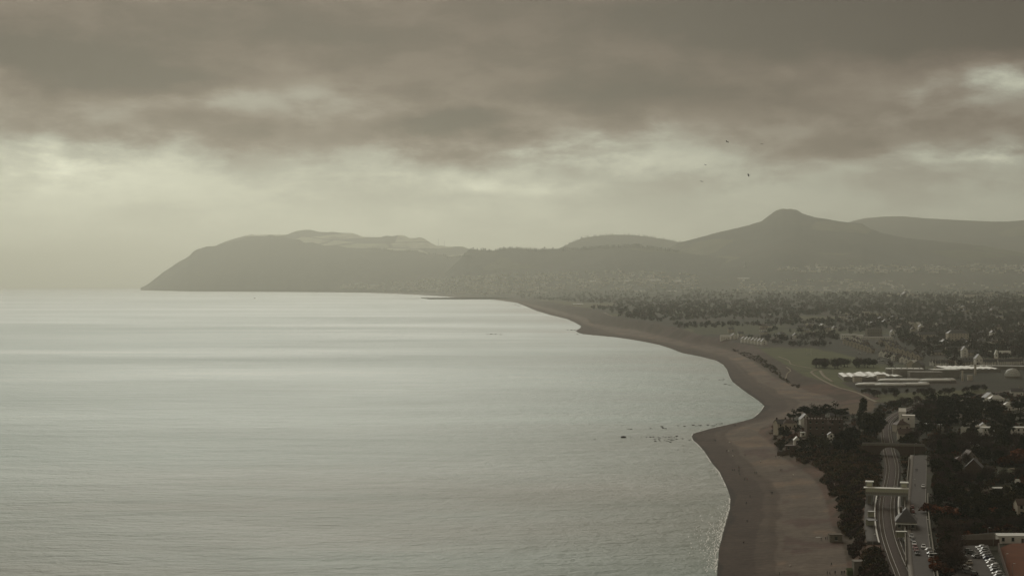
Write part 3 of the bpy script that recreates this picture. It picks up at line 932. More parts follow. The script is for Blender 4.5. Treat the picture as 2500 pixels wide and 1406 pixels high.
def along(path, y0, y1):
    P = np.asarray(path); return P[(P[:, 1] >= y0) & (P[:, 1] <= y1)]
# ------------------------------------------------------------------ railway, road, car park
rail_line = strip(RAIL, -4.6, 4.6, .18, 'railway', M_BALL, thick=.5, label='double railway line on brown ballast curving along the shore', cat='railway')
for off in (-3.45, -1.85, 1.85, 3.45):
    strip(RAIL, off - .05, off + .05, .42, 'rail', M_RAILM, rail_line, thick=.22)
# sleepers of the near stretch, joined: far too small to pick apart
mb = MB(); Pn = along(RAIL, 500, 1150)
acc = 0.0
for i in range(len(Pn) - 1):
    a, b = Vector(Pn[i]), Vector(Pn[i + 1]); L = (b - a).length; dv = (b - a) / L; nv = Vector((dv.y, -dv.x, 0))
    while acc < L:
        c = a + dv * acc
        for off in (-2.65, 2.65):
            q = c + nv * off; zz = q.z - drop(q.x, q.y)
            vs = [q + nv * sx * 1.25 + dv * sy * .13 for sx, sy in ((-1, -1), (1, -1), (1, 1), (-1, 1))]
            mb.add([(p.x, p.y, zz + .185) for p in vs] + [(p.x, p.y, zz + .225) for p in vs], [(4, 5, 6, 7), (0, 1, 5, 4), (1, 2, 6, 5), (2, 3, 7, 6), (3, 0, 4, 7)])
        acc += .7
    acc -= L
sl = mb.build('sleepers', M_TIMBER, rail_line); sl['kind'] = 'stuff'

yb = float(at_level(2165, 1237, 10)[1])      # footbridge
y_end = float(at_level(2195, 1345, 10)[1])
y_end_l = float(at_level(2160, 1332, 10)[1])
y_far = float(at_level(2170, 1196, 10)[1])
pl = strip(along(RAIL, y_end_l, y_far), -10.2, -5.1, 1.05, 'station_platform', M_ASPH, thick=1.6, label='seaward station platform with a pale edge, left of the tracks', cat='platform')
strip(along(RAIL, y_end_l, y_far), -5.75, -5.12, 1.062, 'platform_edge', M_PAINT, pl)
pr = strip(along(RAIL, y_end, y_far), 5.1, 9.6, 1.05, 'station_platform', M_ASPH, thick=1.6, label='landward station platform with a pale edge, beside the station house', cat='platform')
strip(along(RAIL, y_end, y_far), 5.12, 5.75, 1.062, 'platform_edge', M_PAINT, pr)
road = strip(ROAD, -3.6, 3.4, .10, 'road', M_ASPH, label='narrow grey road running beside the station', cat='road')
strip(ROAD, -5.6, -3.6, .22, 'pavement', M_CONC, thick=.3, label='pale pavement along the seaward side of the road', cat='pavement')
strip(ROAD, 3.4, 3.75, .2, 'kerb', M_CONC, thick=.3, label='kerb on the landward side of the road', cat='kerb')
strip(along(ROAD, 500, at_level(2248, 1215, 12)[1]), 4.4, 4.85, 1.7, 'roadside_wall', M_STONE, thick=2.2, kind=None, label='low stone wall on the landward side of the road', cat='wall')
Pw = along(ROAD, at_level(2252, 1380, 12)[1], at_level(2245, 1128, 14)[1])
strip(Pw, -6.2, -5.75, 1.5, 'roadside_wall', M_STONE, thick=2.4, kind=None, label='long stone wall between the road and the railway', cat='wall')
# give-way dashes painted across the road near the front
for px in range(2238, 2262, 4):
    p = spot(px, 1385)
    q = MB().box(-.28, .28, -.12, .12, 0, .004).build('road_marking', M_PAINT, road); q.location = (p.x, p.y, p.z + .112)

def lane_frame(path, px, py, h):
    """position and heading on a path nearest a pixel at level h"""
    x, y = at_level(px, py, h); P = np.asarray(path)
    k = int(np.argmin(np.hypot(P[:, 0] - x, P[:, 1] - y))); k = min(max(k, 1), len(P) - 2)
    d = P[k + 1] - P[k - 1]
    return Vector((x, y, h - drop(x, y))), math.atan2(d[1], d[0]), P[k]

# ---- covered footbridge over the tracks
def footbridge():
    loc, hd, pk = lane_frame(RAIL, 2165, 1237, 10)
    r = empty('footbridge', (pk[0], pk[1], 10 - drop(pk[0], pk[1])), hd - math.pi / 2)
    tag(r, 'pale covered footbridge with glazed sides spanning both railway tracks', 'footbridge')
    W = 10.0; z0, z1 = 6.0, 9.0
    MB().box(-W, W, -1.25, 1.25, z0 - .45, z0).build('deck', M_METAL, r)
    roof = MB()
    roof.loft([[(-W - .9, -1.7, z1), (-W - .9, 1.7, z1), (-W - .9, 1.7, z1 + .22), (-W - .9, 0, z1 + .55), (-W - .9, -1.7, z1 + .22)],
               [(W + .4, -1.7, z1), (W + .4, 1.7, z1), (W + .4, 1.7, z1 + .22), (W + .4, 0, z1 + .55), (W + .4, -1.7, z1 + .22)]])
    roof.build('roof', M_BRIGHT, r)
    n = 18
    pan = MB().box(-.5, .5, -.04, .04, 0, 1.75).mesh('pane', M_GLAZE); low = MB().box(-.5, .5, -.05, .05, 0, 1.15).mesh('parapet_panel', M_GREYR)
    mul = MB().box(-.06, .06, -.09, .09, 0, 3.0).mesh('mullion', M_METAL)
    step = 2 * W / n
    for s in (-1.2, 1.2):
        for i in range(n):
            x = -W + (i + .5) * step
            inst('pane', pan, r, (x, s, z0 + 1.2)); inst('parapet_panel', low, r, (x, s, z0 + .02))
        for i in range(n + 1):
            inst('mullion', mul, r, (-W + i * step, s, z0))
    for sx in (-8.2, 8.2):
        t = MB(); 
        for cx in (-1.5, 1.5):
            for cy in (-1.6, 1.6): t.box(sx + cx - .14, sx + cx + .14, 2.6 + cy - .14, 2.6 + cy + .14, -1, 11.6)
        tw = t.build('stair_tower', M_METAL, r)
        MB().box(sx - 2.0, sx + 2.0, .6, 4.6, 11.6, 11.95).build('tower_roof', M_BRIGHT, tw)
        MB().box(sx - 1.3, sx + 1.3, 1.2, 4.0, 9.6, 11.2).build('tower_glazing', M_GLAZE, tw)
        MB().box(sx - 1.35, sx + 1.35, 1.15, 4.05, -1, 5.5).build('tower_wall', M_GREYR, tw)
        for cx in (-1.0, 1.0):
            MB().box(sx + cx - .2, sx + cx + .2, -1.1, -.7, -1, 5.55).build('column', M_METAL, r)
        st = MB()
        for k in range(22):
            st.box(sx - .9, sx + .9, 5 + k * .42, 5.42 + k * .42, 5.4 - k * .22, 5.62 - k * .22)
        st.build('stair_flight', M_CONC, r)
footbridge()

# ---- houses
def house(px, py, L, W, Hw, label, rz=0.0, roof='gable', pitch=.75, wall=None, rf=None, wins=(2, 3), chim=1, group=None, name='house', door=True, loc=None, cat='house', side_win=False, wmat=None):
    wall = wall or M_CREAM; rf = rf or M_SLATE
    p = Vector(loc) if loc is not None else any_spot(px, py)
    r = empty(name, (p.x, p.y, p.z - .15), rz)
    tag(r, label, cat, group)
    x0, x1, y0, y1 = -L / 2, L / 2, -W / 2, W / 2
    wl = MB().box(x0, x1, y0, y1, -2.5, Hw)
    e = .35; rh = W / 2 * pitch
    rm = MB()
    if roof == 'gable':
        wl.add([(x0, y0, Hw), (x0, y1, Hw), (x0, 0, Hw + rh)], [(0, 2, 1)]); wl.add([(x1, y0, Hw), (x1, y1, Hw), (x1, 0, Hw + rh)], [(0, 1, 2)])
        s = [(y0 - e, Hw - e * pitch + .03), (0, Hw + rh + .03), (y1 + e, Hw - e * pitch + .03), (y1 + e, Hw - e * pitch + .22), (0, Hw + rh + .25), (y0 - e, Hw - e * pitch + .22)]
        rm.loft([[(x0 - .25, a, b) for a, b in s], [(x1 + .25, a, b) for a, b in s]])
    elif roof == 'gable_front':
        rh = L / 2 * pitch
        wl.add([(x0, y0, Hw), (x1, y0, Hw), (0, y0, Hw + rh)], [(0, 1, 2)]); wl.add([(x0, y1, Hw), (x1, y1, Hw), (0, y1, Hw + rh)], [(0, 2, 1)])
        s = [(x0 - e, Hw - e * pitch + .03), (0, Hw + rh + .03), (x1 + e, Hw - e * pitch + .03), (x1 + e, Hw - e * pitch + .22), (0, Hw + rh + .25), (x0 - e, Hw - e * pitch + .22)]
        rm.loft([[(a, y0 - .25, b) for a, b in s], [(a, y1 + .25, b) for a, b in s]])
    elif roof == 'hip':
        k = min(L, W) / 2 * .98
        if L >= W: top = [(x0 + k, 0, Hw + rh), (x1 - k, 0, Hw + rh)]
        else: top = [(0, y0 + k, Hw + rh), (0, y1 - k, Hw + rh)]
        bs = [(x0 - e, y0 - e, Hw + .02), (x1 + e, y0 - e, Hw + .02), (x1 + e, y1 + e, Hw + .02), (x0 - e, y1 + e, Hw + .02)]
        if L >= W: rm.add(bs + top, [(3, 2, 1, 0), (0, 1, 5, 4), (1, 2, 5), (2, 3, 4, 5), (3, 0, 4)])
        else: rm.add(bs + top, [(3, 2, 1, 0), (0, 1, 4), (1, 2, 5, 4), (2, 3, 5), (3, 0, 4, 5)])
    else:
        rm.box(x0 - .15, x1 + .15, y0 - .15, y1 + .15, Hw + .003, Hw + .35); rh = .3
    wl.build('wall', wall, r)
    ro = rm.build('roof', rf, r)
    if roof == 'battlement':
        bt = MB().box(-.45, .45, -.2, .2, 0, .9).mesh('merlon', wall)
        k = int(L / 1.9)
        for i in range(k + 1):
            inst('merlon', bt, ro, (x0 + L * i / k, y0, Hw + .352)); inst('merlon', bt, ro, (x0 + L * i / k, y1, Hw + .352))
    ch = MB().box(-.45, .45, -.35, .35, -1.2, 1.5).box(-.55, .55, -.45, .45, 1.2, 1.503).mesh('chimney', M_BRICK if wall is not M_WHITE else M_CREAM)
    for i in range(chim):
        cx = (x0 + .9) if i == 0 else (x1 - .9)
        if chim == 1: cx = x1 - L * .3
        yy = 0 if roof != 'gable_front' else 0
        zz = Hw + rh if roof in ('gable', 'flat', 'battlement') else Hw + rh * .75
        if roof == 'gable_front': zz = Hw + rh * .7
        inst('chimney', ch, ro, (cx * (.6 if roof in ('hip', 'gable_front') else 1), yy, zz))
    nr, nc = wins
    if nc:
        sh = Hw / nr
        win = MB().box(-.55, .55, -.06, .06, 0, min(1.5, sh * .55)).mesh('window', wmat or M_GLASS)
        sil = MB().box(-.68, .68, -.14, .14, -.12, -.005).mesh('sill', M_PALER)
        for i in range(nr):
            for j in range(nc):
                x = x0 + L * (j + .5) / nc
                if door and i == 0 and j == nc // 2: continue
                w_ = inst('window', win, r, (x, y0 - .03, i * sh + sh * .34)); inst('sill', sil, w_)
        if side_win:
            for i in range(nr):
                for s in (-1, 1):
                    w_ = inst('window', win, r, (s * (L / 2 + .03), 0, i * sh + sh * .34), math.pi / 2); inst('sill', sil, w_)
        if door:
            MB().box(-.5, .5, -.06, .06, 0, 2.1).build('door', M_DOOR, r, loc=(x0 + L * (nc // 2 + .5) / nc, y0 - .03, .02))
    return r

# ---- station house with hipped slate roof, awnings and yard
def road_side(px, py, h):
    return lane_frame(ROAD, px, py, h)
loc, hd, _ = lane_frame(ROAD, 2212, 1288, 11.6)
sh_ = house(0, 0, 8.6, 13.0, 3.6, 'small station house with a slate roof between platform and road', rz=hd - math.pi / 2, roof='hip', pitch=.85, wall=M_GREYR, wins=(1, 3), chim=2, name='station_house', loc=loc, cat='station')
MB().box(-4.6, 4.6, -8.2, -6.7, 2.9, 3.05).build('awning', M_PALER, sh_)
for x in (-4.2, -1.4, 1.4, 4.2):
    MB().box(x - .08, x + .08, -8.1, -7.94, 0, 2.9).build('awning_post', M_DARKM, sh_)
def shelter(px, py, w, d, h, label, mat, rz=0.0, name='platform_shelter', cat='shelter', lvl=None):
    p = spot(px, py)
    if lvl: 
        x, y = at_level(px, py, lvl); p = Vector((x, y, lvl - drop(x, y)))
    r = empty(name, p, rz); tag(r, label, cat)
    MB().box(-w / 2, w / 2, -d / 2, d / 2, h, h + .18).build('roof', mat, r)
    MB().box(-w / 2 + .1, w / 2 - .1, d / 2 - .2, d / 2 - .08, 0, h).build('back_panel', M_GLAZE, r)
    for x in (-w / 2 + .2, w / 2 - .2):
        MB().box(x - .06, x + .06, -d / 2 + .1, -d / 2 + .22, 0, h).build('post', M_DARKM, r)
    return r
shelter(2201, 1312, 4.6, 2.2, 2.6, 'white-roofed shelter at the end of the station house', M_PALER, lvl=11.1)
shelter(2128, 1284, 4.0, 6.0, 2.8, 'dark-roofed waiting shelter on the seaward platform', M_SLATE, lvl=11.1)
shelter(2128, 1262, 3.2, 2.6, 2.6, 'small shelter under the footbridge stairs on the seaward platform', M_METAL, lvl=11.1)

# ---- stone road bridge over the railway
def overbridge():
    loc, hd, pk = lane_frame(RAIL, 2171, 1112, 10)
    r = empty('stone_bridge', (pk[0], pk[1], 10 - drop(pk[0], pk[1])), hd - math.pi / 2)
    tag(r, 'old stone road bridge crossing the railway beyond the station', 'bridge')
    m = MB(); n = 12; a0 = 6.2
    prof = [(-17, -2), (-a0, -2)] + [(-a0 * math.cos(math.pi * k / n), 5.4 * math.sin(math.pi * k / n)) for k in range(1, n)] + [(a0, -2), (21, -2), (21, 6.2), (-17, 6.2)]
    m.loft([[(x, -3.2, z) for x, z in prof], [(x, 3.2, z) for x, z in prof]])
    m.build('arch_wall', M_BRICK, r)
    for s in (-3.0, 3.0):
        pw = MB().box(-17, 21, s - .2, s + .2, 6.203, 7.2).build('parapet', M_STONE, r)
        MB().box(-17, 21, s - .3, s + .3, 7.203, 7.4).build('coping', M_CONC, pw)
    MB().box(-17, 21, -2.79, 2.79, 6.203, 6.26).build('deck', M_ASPH, r)
overbridge()

# ---- posts, lamps and masts
def lamp(px, py, h, label, lvl=None, arm=1.0, group=None, name='street_lamp', side=1, cat='lamp post'):
    p = spot(px, py)
    if lvl is not None:
        x, y = at_level(px, py, lvl); p = Vector((x, y, lvl - drop(x, y)))
    r = empty(name, p); tag(r, label, cat, group)
    MB().tube([(0, 0, -.5), (0, 0, h)], [.09, .055], 6).build('pole', M_METAL, r)
    MB().tube([(0, 0, h - .05), (side * arm * .6, 0, h + .22), (side * arm, 0, h + .2)], .04, 5).build('arm', M_METAL, r)
    MB().box(side * arm - .1, side * arm + .5 * side if side > 0 else side * arm + .1, -.14, .14, h + .12, h + .26).build('lantern', M_PALER, r) if side > 0 else MB().box(side * arm - .5, side * arm + .1, -.14, .14, h + .12, h + .26).build('lantern', M_PALER, r)
    return r
for i, (px, py) in enumerate([(2131, 1335), (2133, 1300), (2137, 1246), (2203, 1345), (2198, 1270), (2216, 1235), (2181, 1212), (2150, 1212)]):
    lamp(px, py, 5.2, ['lamp at the near end of the seaward platform', 'lamp beside the seaward waiting shelter', 'lamp under the seaward end of the footbridge', 'lamp at the near end of the landward platform',
                       'lamp beside the station house wall', 'lamp at the landward end of the footbridge', 'right-hand lamp behind the footbridge', 'left-hand lamp behind the footbridge'][i], lvl=11.1, name='platform_lamp', arm=.6)
for i, (px, py, w) in enumerate([(2280, 1400, 'nearest the front'), (2275, 1352, 'by the car park entrance'), (2272, 1312, 'beside the dark hedge'), (2227, 1206, 'across from the russet hedge'), (2232, 1112, 'at the road bridge')]):
    lamp(px, py, 7.5, 'slim roadside lamp post ' + w, side=-1 if px > 2260 else 1)

# ---- car park, court, pavilion
def slab(name, pix, lift, mat, label, cat='ground', kind='structure', lvl=None):
    pts = []
    for px, py in pix:
        if lvl is None: pts.append(spot(px, py))
        else:
            x, y = at_level(px, py, lvl); pts.append(Vector((x, y, lvl - drop(x, y))))
    c = sum(pts, Vector()) / len(pts)
    m = MB(); n = len(pts)
    top = [(p.x - c.x, p.y - c.y, p.z - c.z + lift) for p in pts]
    m.add(top + [(a, b, z - 1.6) for a, b, z in top], [tuple(range(n))] + [(i, i + n, (i + 1) % n + n, (i + 1) % n) for i in range(n)])
    o = m.build(name, mat, loc=c); tag(o, label, cat, kind=kind)
    bm = bmesh.new(); bm.from_mesh(o.data); bmesh.ops.recalc_face_normals(bm, faces=bm.faces[:]); bm.to_mesh(o.data); bm.free()
    return o
LV = 13.6
slab('car_park', [(2318, 1440), (2335, 1332), (2412, 1330), (2462, 1440)], .06, M_ASPH, 'grey tarmac car park at the right front', 'car park', lvl=LV)
slab('sports_court', [(2475, 1440), (2440, 1338), (2470, 1326), (2720, 1320), (2720, 1440)], .10, M_COURT, 'russet-brown sports court in the right front corner', 'court', lvl=LV)
def fence_line(pix, h, lvl, label, mat=M_STONE, t=.25, name='boundary_wall', cat='wall'):
    r = empty(name, (0, 0, 0)); tag(r, label, cat)
    pts = [at_level(a, b, lvl) for a, b in pix]
    c = pts[0]; r.location = (c[0], c[1], lvl - drop(c[0], c[1]))
    for (xa, ya), (xb, yb) in zip(pts[:-1], pts[1:]):
        L = math.hypot(xb - xa, yb - ya); n = max(1, int(L / 6))
        a = math.atan2(yb - ya, xb - xa)
        for k in range(n):
            q = (k + .5) / n
            MB().box(-L / n / 2 + .04, L / n / 2 - .04, -t / 2, t / 2, -1.0, h).build('wall_panel', mat, r, loc=(xa + (xb - xa) * q - c[0], ya + (yb - ya) * q - c[1], 0), rz=a)
        MB().box(-.2, .2, -.2, .2, -1.0, h + .15).build('pier', mat, r, loc=(xa - c[0], ya - c[1], 0), rz=a)
    return r
fence_line([(2470, 1440), (2437, 1336)], 1.9, LV, 'dark boundary fence between the car park and the russet court', M_BRICK)
fence_line([(2342, 1327), (2440, 1325)], 1.6, LV, 'low brick wall across the far end of the car park', M_BRICK)
fence_line([(2340, 1320), (2430, 1312)], 2.2, LV, 'pale mesh-topped wall behind the car park', M_GREYR)
pv_ = house(2478, 1322, 16, 7, 2.9, 'low flat-roofed pavilion beside the russet court', roof='flat', wall=M_WHITE, rf=M_PALER, wins=(1, 4), chim=0, name='pavilion', cat='building')
for i, (px, py) in enumerate([(2425, 1328), (2440, 1352), (2455, 1378), (2472, 1403), (2412, 1312)]):
    lamp(px, py, 4.0, ['pale lamp at the far corner of the car park', 'second floodlight along the court fence', 'third floodlight along the court fence', 'nearest floodlight along the court fence', 'lamp behind the car park end wall'][i], lvl=LV, name='floodlight', arm=.5)

# ---- cars
def car_meshes(paint, name, van=False):
    L, Wd = 2.15, .88
    b = MB()
    side = [(-L, .38), (-L, .80), (-L + .25, .98), (-1.2, 1.02), (1.0, .98), (L - .35, .86), (L, .66), (L, .38)]
    b.loft([[(x, -Wd + .08, z) for x, z in side], [(x, -Wd, z - .03) for x, z in side], [(x, Wd, z - .03) for x, z in side], [(x, Wd - .08, z) for x, z in side]])
    h = 1.85 if van else 1.48
    xf = (.75, .2) if not van else (1.3, .9)
    xr = (-1.75, -1.35) if not van else (-2.05, -2.0)
    b.box(xr[1], xf[1], -.64, .64, h - .06, h)
    for x in (xr, xf):
        for s in (-1, 1):
            b.tube([(x[0], s * .80, .96), (x[1], s * .65, h - .03)], .05, 4)
    body = b.mesh('body', paint)
    g = MB(); w0, w1 = .80, .64
    g.loft([[(xr[0], -w0, .97), (xf[0], -w0, .97), (xf[0], w0, .97), (xr[0], w0, .97)], [(xr[1], -w1, h - .062), (xf[1], -w1, h - .062), (xf[1], w1, h - .062), (xr[1], w1, h - .062)]])
    glass = g.mesh('windows', M_GLASS)
    return body, glass
_wh = MB(); n = 10
_wh.loft([[(.32 * math.cos(2 * math.pi * k / n), y, .32 * math.sin(2 * math.pi * k / n)) for k in range(n)] for y in (-.1, .1)])
WHEEL = _wh.mesh('wheel', M('tyre_rubber', (.02, .02, .02), .8, .2))
_hl = MB().box(-.03, .03, -.16, .16, -.07, .07).mesh('headlight', M_PALER)
_tl = MB().box(-.03, .03, -.14, .14, -.08, .08).mesh('tail_light', M('tail_light_red', (.25, .01, .01), .3, .5))
PAINTS = {'white': (.62, .62, .60), 'silver': (.34, .34, .33), 'grey': (.13, .13, .13), 'black': (.018, .018, .02), 'red': (.16, .02, .018), 'blue': (.03, .045, .10), 'beige': (.34, .30, .23)}
CARS = {k: car_meshes(M('car_paint_' + k, c, .28, .6), k) for k, c in PAINTS.items()}
VANS = {k: car_meshes(bpy.data.materials['car_paint_' + k], k, True) for k in ('white', 'silver')}
def car(color, loc, rz, label, group=None, van=False):
    r = empty('van' if van else 'car', loc, rz); tag(r, label, 'van' if van else 'car', group)
    body, glass = (VANS if van else CARS)[color]
    inst('body', body, r); inst('windows', glass, r)
    for x in (-1.35, 1.35):
        for y in (-.8, .8): inst('wheel', WHEEL, r, (x, y, .32))
    for y in (-.6, .6):
        inst('headlight', _hl, r, (2.15, y, .62)); inst('tail_light', _tl, r, (-2.15, y, .72))
    return r
def car_px(color, px, py, lvl, rz, label, group=None, van=False):
    x, y = at_level(px, py, lvl)
    return car(color, (x, y, lvl - drop(x, y) + .07), rz, label, group, van)
ORD = ['first', 'second', 'third', 'fourth', 'fifth', 'sixth', 'seventh', 'eighth', 'ninth', 'tenth', 'eleventh', 'twelfth', 'thirteenth', 'fourteenth']
right_row = [('white', 2395, 1339), ('silver', 2400, 1344), ('silver', 2404, 1350), ('silver', 2407, 1355.5), ('grey', 2411, 1361), ('blue', 2414, 1366.5), ('silver', 2419, 1372), ('white', 2422, 1378), ('white', 2425, 1385), ('silver', 2429, 1391), ('grey', 2432, 1397), ('white', 2436, 1403), ('silver', 2441, 1410)]
for i, (c, px, py) in enumerate(right_row):
    car_px(c, px, py, LV, math.radians(random.choice([3, 183]) + random.uniform(-4, 4)), f'{c} car parked {ORD[i]} from the far end of the row along the court fence', 'cars in the car park')
left_row = [('grey', 2345, 1354), ('silver', 2347, 1360), ('grey', 2345, 1366), ('black', 2349, 1372), ('beige', 2353, 1379), ('white', 2358, 1388), ('grey', 2364, 1398)]
for i, (c, px, py) in enumerate(left_row):
    car_px(c, px, py, LV, math.radians(random.choice([-6, 174]) + random.uniform(-5, 5)), f'{c} car parked {ORD[i]} from the far end of the tree-shaded left row', 'cars in the car park')
for c, px, py, rz, lb in [('silver', 2386, 1361, 20, 'silver car pulling out across the car park lane'), ('grey', 2367, 1348, -35, 'dark grey car parked askew at the left end of the lane'), ('grey', 2374, 1352, -30, 'grey car tucked behind the silver car in the lane'),
                          ('beige', 2367, 1376, 80, 'beige car standing alone on the left edge of the lane'), ('black', 2379, 1404, 60, 'black car at the near front of the lane')]:
    car_px(c, px, py, LV, math.radians(rz), lb, 'cars in the car park')
for i, (c, px, py) in enumerate([('red', 2227, 1240), ('red', 2228, 1251), ('grey', 2229, 1262)]):
    p, hd, k = lane_frame(ROAD, px, py, 12.2); car('%s' % c, (p.x, p.y, p.z), hd, [ 'red car at the far end of the queue behind the station house', 'dark red car parked by the footbridge steps', 'grey car parked against the station house'][i], 'cars parked beside the station')
for i, (c, px, py) in enumerate([('silver', 2226, 1312), ('grey', 2229, 1322), ('white', 2232, 1331), ('red', 2234, 1339), ('red', 2237, 1346), ('black', 2240, 1354)]):
    p, hd, k = lane_frame(ROAD, px, py, 12); car(c, (p.x, p.y, p.z + .12), hd + math.pi, f'{c} car parked {ORD[i]} from the station house along the pavement', 'cars parked beside the station')
for c, px, py, h, flip, lb in [('white', 2255, 1338, 12, 1, 'pale car driving towards the front on the station road'), ('white', 2254, 1190, 13.5, 1, 'white car coming down the station road beyond the footbridge')]:
    p, hd, k = lane_frame(ROAD, px, py, h); car(c, (p.x, p.y, p.z + .12), hd + math.pi * flip, lb)
car_px('white', 2272, 1346, 12.4, 0, 'white car in the gateway beside the road'); car_px('grey', 2276, 1355, 12.4, 0.1, 'grey car behind the white car in the gateway')
car_px('white', 2281, 1362, 12.6, 0, 'white van backed into the gateway beside the road', van=True)
# ------------------------------------------------------------------ houses of the near gardens and the point
HOUSES_XY = []
def H_(*a, **k):
    r = house(*a, **k); HOUSES_XY.append((r.location.x, r.location.y, max(a[2], a[3]))); return r
# the point
H_(1907, 1052, 9, 7, 6.0, 'pale two-storey house at the tip of the wooded point', rz=.3, wall=M_CREAM, wins=(2, 2), chim=2)
H_(1925, 1046, 10, 7, 4.5, 'low pale house with a bright ridge behind the dark tree on the point', rz=.2, roof='hip', wall=M_CREAM, rf=M_TILE, wins=(1, 3))
H_(1965, 1043, 7.5, 9, 6.4, 'small white gable-fronted house in the middle of the point', roof='gable_front', pitch=1.0, wall=M_WHITE, wins=(2, 1), chim=0, door=False)
H_(1990, 1062, 13, 11, 11.5, 'tall brick castle-like house with battlements on the point', roof='battlement', wall=M_BRICK, rf=M_BRICK, wins=(3, 3), chim=2)
H_(2012, 1062, 11, 9, 7.5, 'brick wing with hipped roof joined to the castle-like house', rz=.1, roof='hip', wall=M_BRICK, rf=M_TILE, wins=(2, 2), chim=1)
H_(2038, 1060, 10, 9, 10.5, 'square brick tower house at the right of the point', roof='battlement', wall=M_BRICK, rf=M_BRICK, wins=(3, 2), chim=1)
H_(1990, 1022, 14, 8, 5.0, 'long low house half hidden under the pines of the point', rz=.05, wall=M_BRICK, rf=M_TILE, wins=(1, 4), chim=2)
H_(2048, 1026, 15, 8, 4.2, 'low house with a pale ridge line right of the pines', wall=M_GREYR, rf=M_SLATE, wins=(1, 4), chim=1)
H_(1965, 1064, 6, 3.5, 2.6, 'small pale garden shed below the gable house', roof='flat', wall=M_WHITE, rf=M_PALER, wins=(1, 2), chim=0, name='garden_shed', cat='shed', door=False)
H_(1945, 1082, 4, 4, 2.6, 'tiny white-gabled summer house on the lawn of the point', roof='gable_front', pitch=1.0, wall=M_WHITE, rf=M_PALER, wins=(1, 1), chim=0, name='summer_house', cat='shed', door=False)
H_(1930, 1098, 7, 4, 3.0, 'low brick outhouse on the bank top of the point', roof='flat', wall=M_BRICK, rf=M_TILE, wins=(1, 2), chim=0, name='outhouse', cat='shed')
H_(2028, 1078, 4, 3.5, 5.0, 'narrow white lodge beside the tower house', roof='gable_front', wall=M_WHITE, wins=(2, 1), chim=0, door=False)
# white modern house by the railway curve
wr = H_(2218, 1042, 9, 8, 8.6, 'bright white cube house by the railway curve', rz=-.25, roof='flat', wall=M_WHITE, rf=M_WHITE, wins=(2, 1), chim=0, door=False)
H_(2203, 1039, 5, 9, 11.0, 'slim white wing with sloping top left of the cube house', rz=-.25, roof='gable', pitch=.5, wall=M_WHITE, rf=M_WHITE, wins=(2, 1), chim=0, door=False)
H_(2200, 1052, 10, 9, 5.0, 'brown-roofed house in front of the white cube house', rz=.15, roof='hip', wall=M_CREAM, rf=M_TILE, wins=(1, 2))
H_(2208, 1073, 9, 8, 4.6, 'low gabled house below the white cube house', rz=-.1, roof='gable', wall=M_CREAM, rf=M_TILE, wins=(1, 3))
# long white building behind the pines and its neighbours
H_(2455, 1064, 34, 9, 6.0, 'long white building glimpsed between the pine trunks', roof='flat', wall=M_WHITE, rf=M_PALER, wins=(2, 9), chim=0, name='villa', cat='building')
H_(2370, 1061, 11, 8, 5.0, 'white-roofed house left of the long white building', rz=.5, wall=M_WHITE, rf=M_PALER, wins=(1, 2))
H_(2400, 1060, 10, 8, 4.4, 'white-gabled house beside the long white building', rz=-.2, roof='gable_front', wall=M_WHITE, wins=(1, 2), chim=0)
H_(2372, 1096, 8, 6, 3.0, 'small pale-roofed garden house under the pines', roof='hip', wall=M_CREAM, rf=M_PALER, wins=(1, 2), chim=0)
# gardens
H_(2366, 1137, 8, 9, 4.8, 'narrow gabled house in the middle of the gardens', roof='gable_front', pitch=1.1, wall=M_GREYR, rf=M_TILE, wins=(2, 2), chim=1)
H_(2378, 1160, 10, 9, 5.0, 'dark house with one pale roof slope in the gardens', rz=1.2, roof='gable', pitch=1.0, wall=M_BRICK, rf=M_SLATE, wins=(2, 2), chim=1)
H_(2345, 1135, 7, 6, 3.4, 'low brick garden house left of the gabled house', roof='hip', wall=M_BRICK, rf=M_TILE, wins=(1, 2), chim=0)
H_(2437, 1202, 5, 4, 2.4, 'pale flat-topped shed on the garden terrace', roof='flat', wall=M_GREYR, rf=M_PALER, wins=(1, 1), chim=0, name='garden_shed', cat='shed', door=False)
H_(2492, 1190, 5, 4, 3.0, 'white summer house at the right edge of the gardens', roof='gable', wall=M_WHITE, rf=M_PALER, wins=(1, 1), chim=0, name='summer_house', cat='shed')
H_(2447, 1246, 3, 2.5, 2.4, 'tiny white shed among the russet shrubs', roof='flat', wall=M_WHITE, rf=M_PALER, wins=(1, 1), chim=0, name='garden_shed', cat='shed', door=False)
H_(2498, 1258, 7, 6, 5.5, 'cream house cut by the right edge of the picture', wall=M_CREAM, rf=M_TILE, wins=(2, 2))
# upper right
for px, py, L, lb, kw in [(2340, 985, 14, 'long low house with white end above the railway woods', dict(roof='hip', wall=M_CREAM, rf=M_TILE)), (2415, 981, 11, 'white-gabled house in the upper right woods', dict(roof='gable_front', wall=M_WHITE)),
                          (2432, 984, 13, 'house with a pale hipped roof in the upper right woods', dict(roof='hip', wall=M_WHITE, rf=M_PALER)), (2425, 1002, 18, 'large brown-roofed house below the white gables', dict(roof='hip', wall=M_CREAM, rf=M_TILE)),
                          (2462, 1001, 9, 'pale round-fronted house at the upper right', dict(roof='hip', wall=M_WHITE, rf=M_PALER)), (2484, 1000, 9, 'white cottage at the upper right edge', dict(roof='gable', wall=M_WHITE)),
                          (2482, 966, 12, 'white house above the far right woods', dict(roof='gable', wall=M_WHITE)), (2275, 1022, 8, 'cream cottage beside the lane of pale stones', dict(roof='gable', wall=M_CREAM)),
                          (2280, 1050, 14, 'low flat-roofed outbuilding behind the white cube house', dict(roof='flat', wall=M_GREYR, rf=M_PALER))]:
    H_(px, py, L, 8, 4.5, lb, wins=(1, 3), chim=1, rz=random.uniform(-.3, .3), **kw)
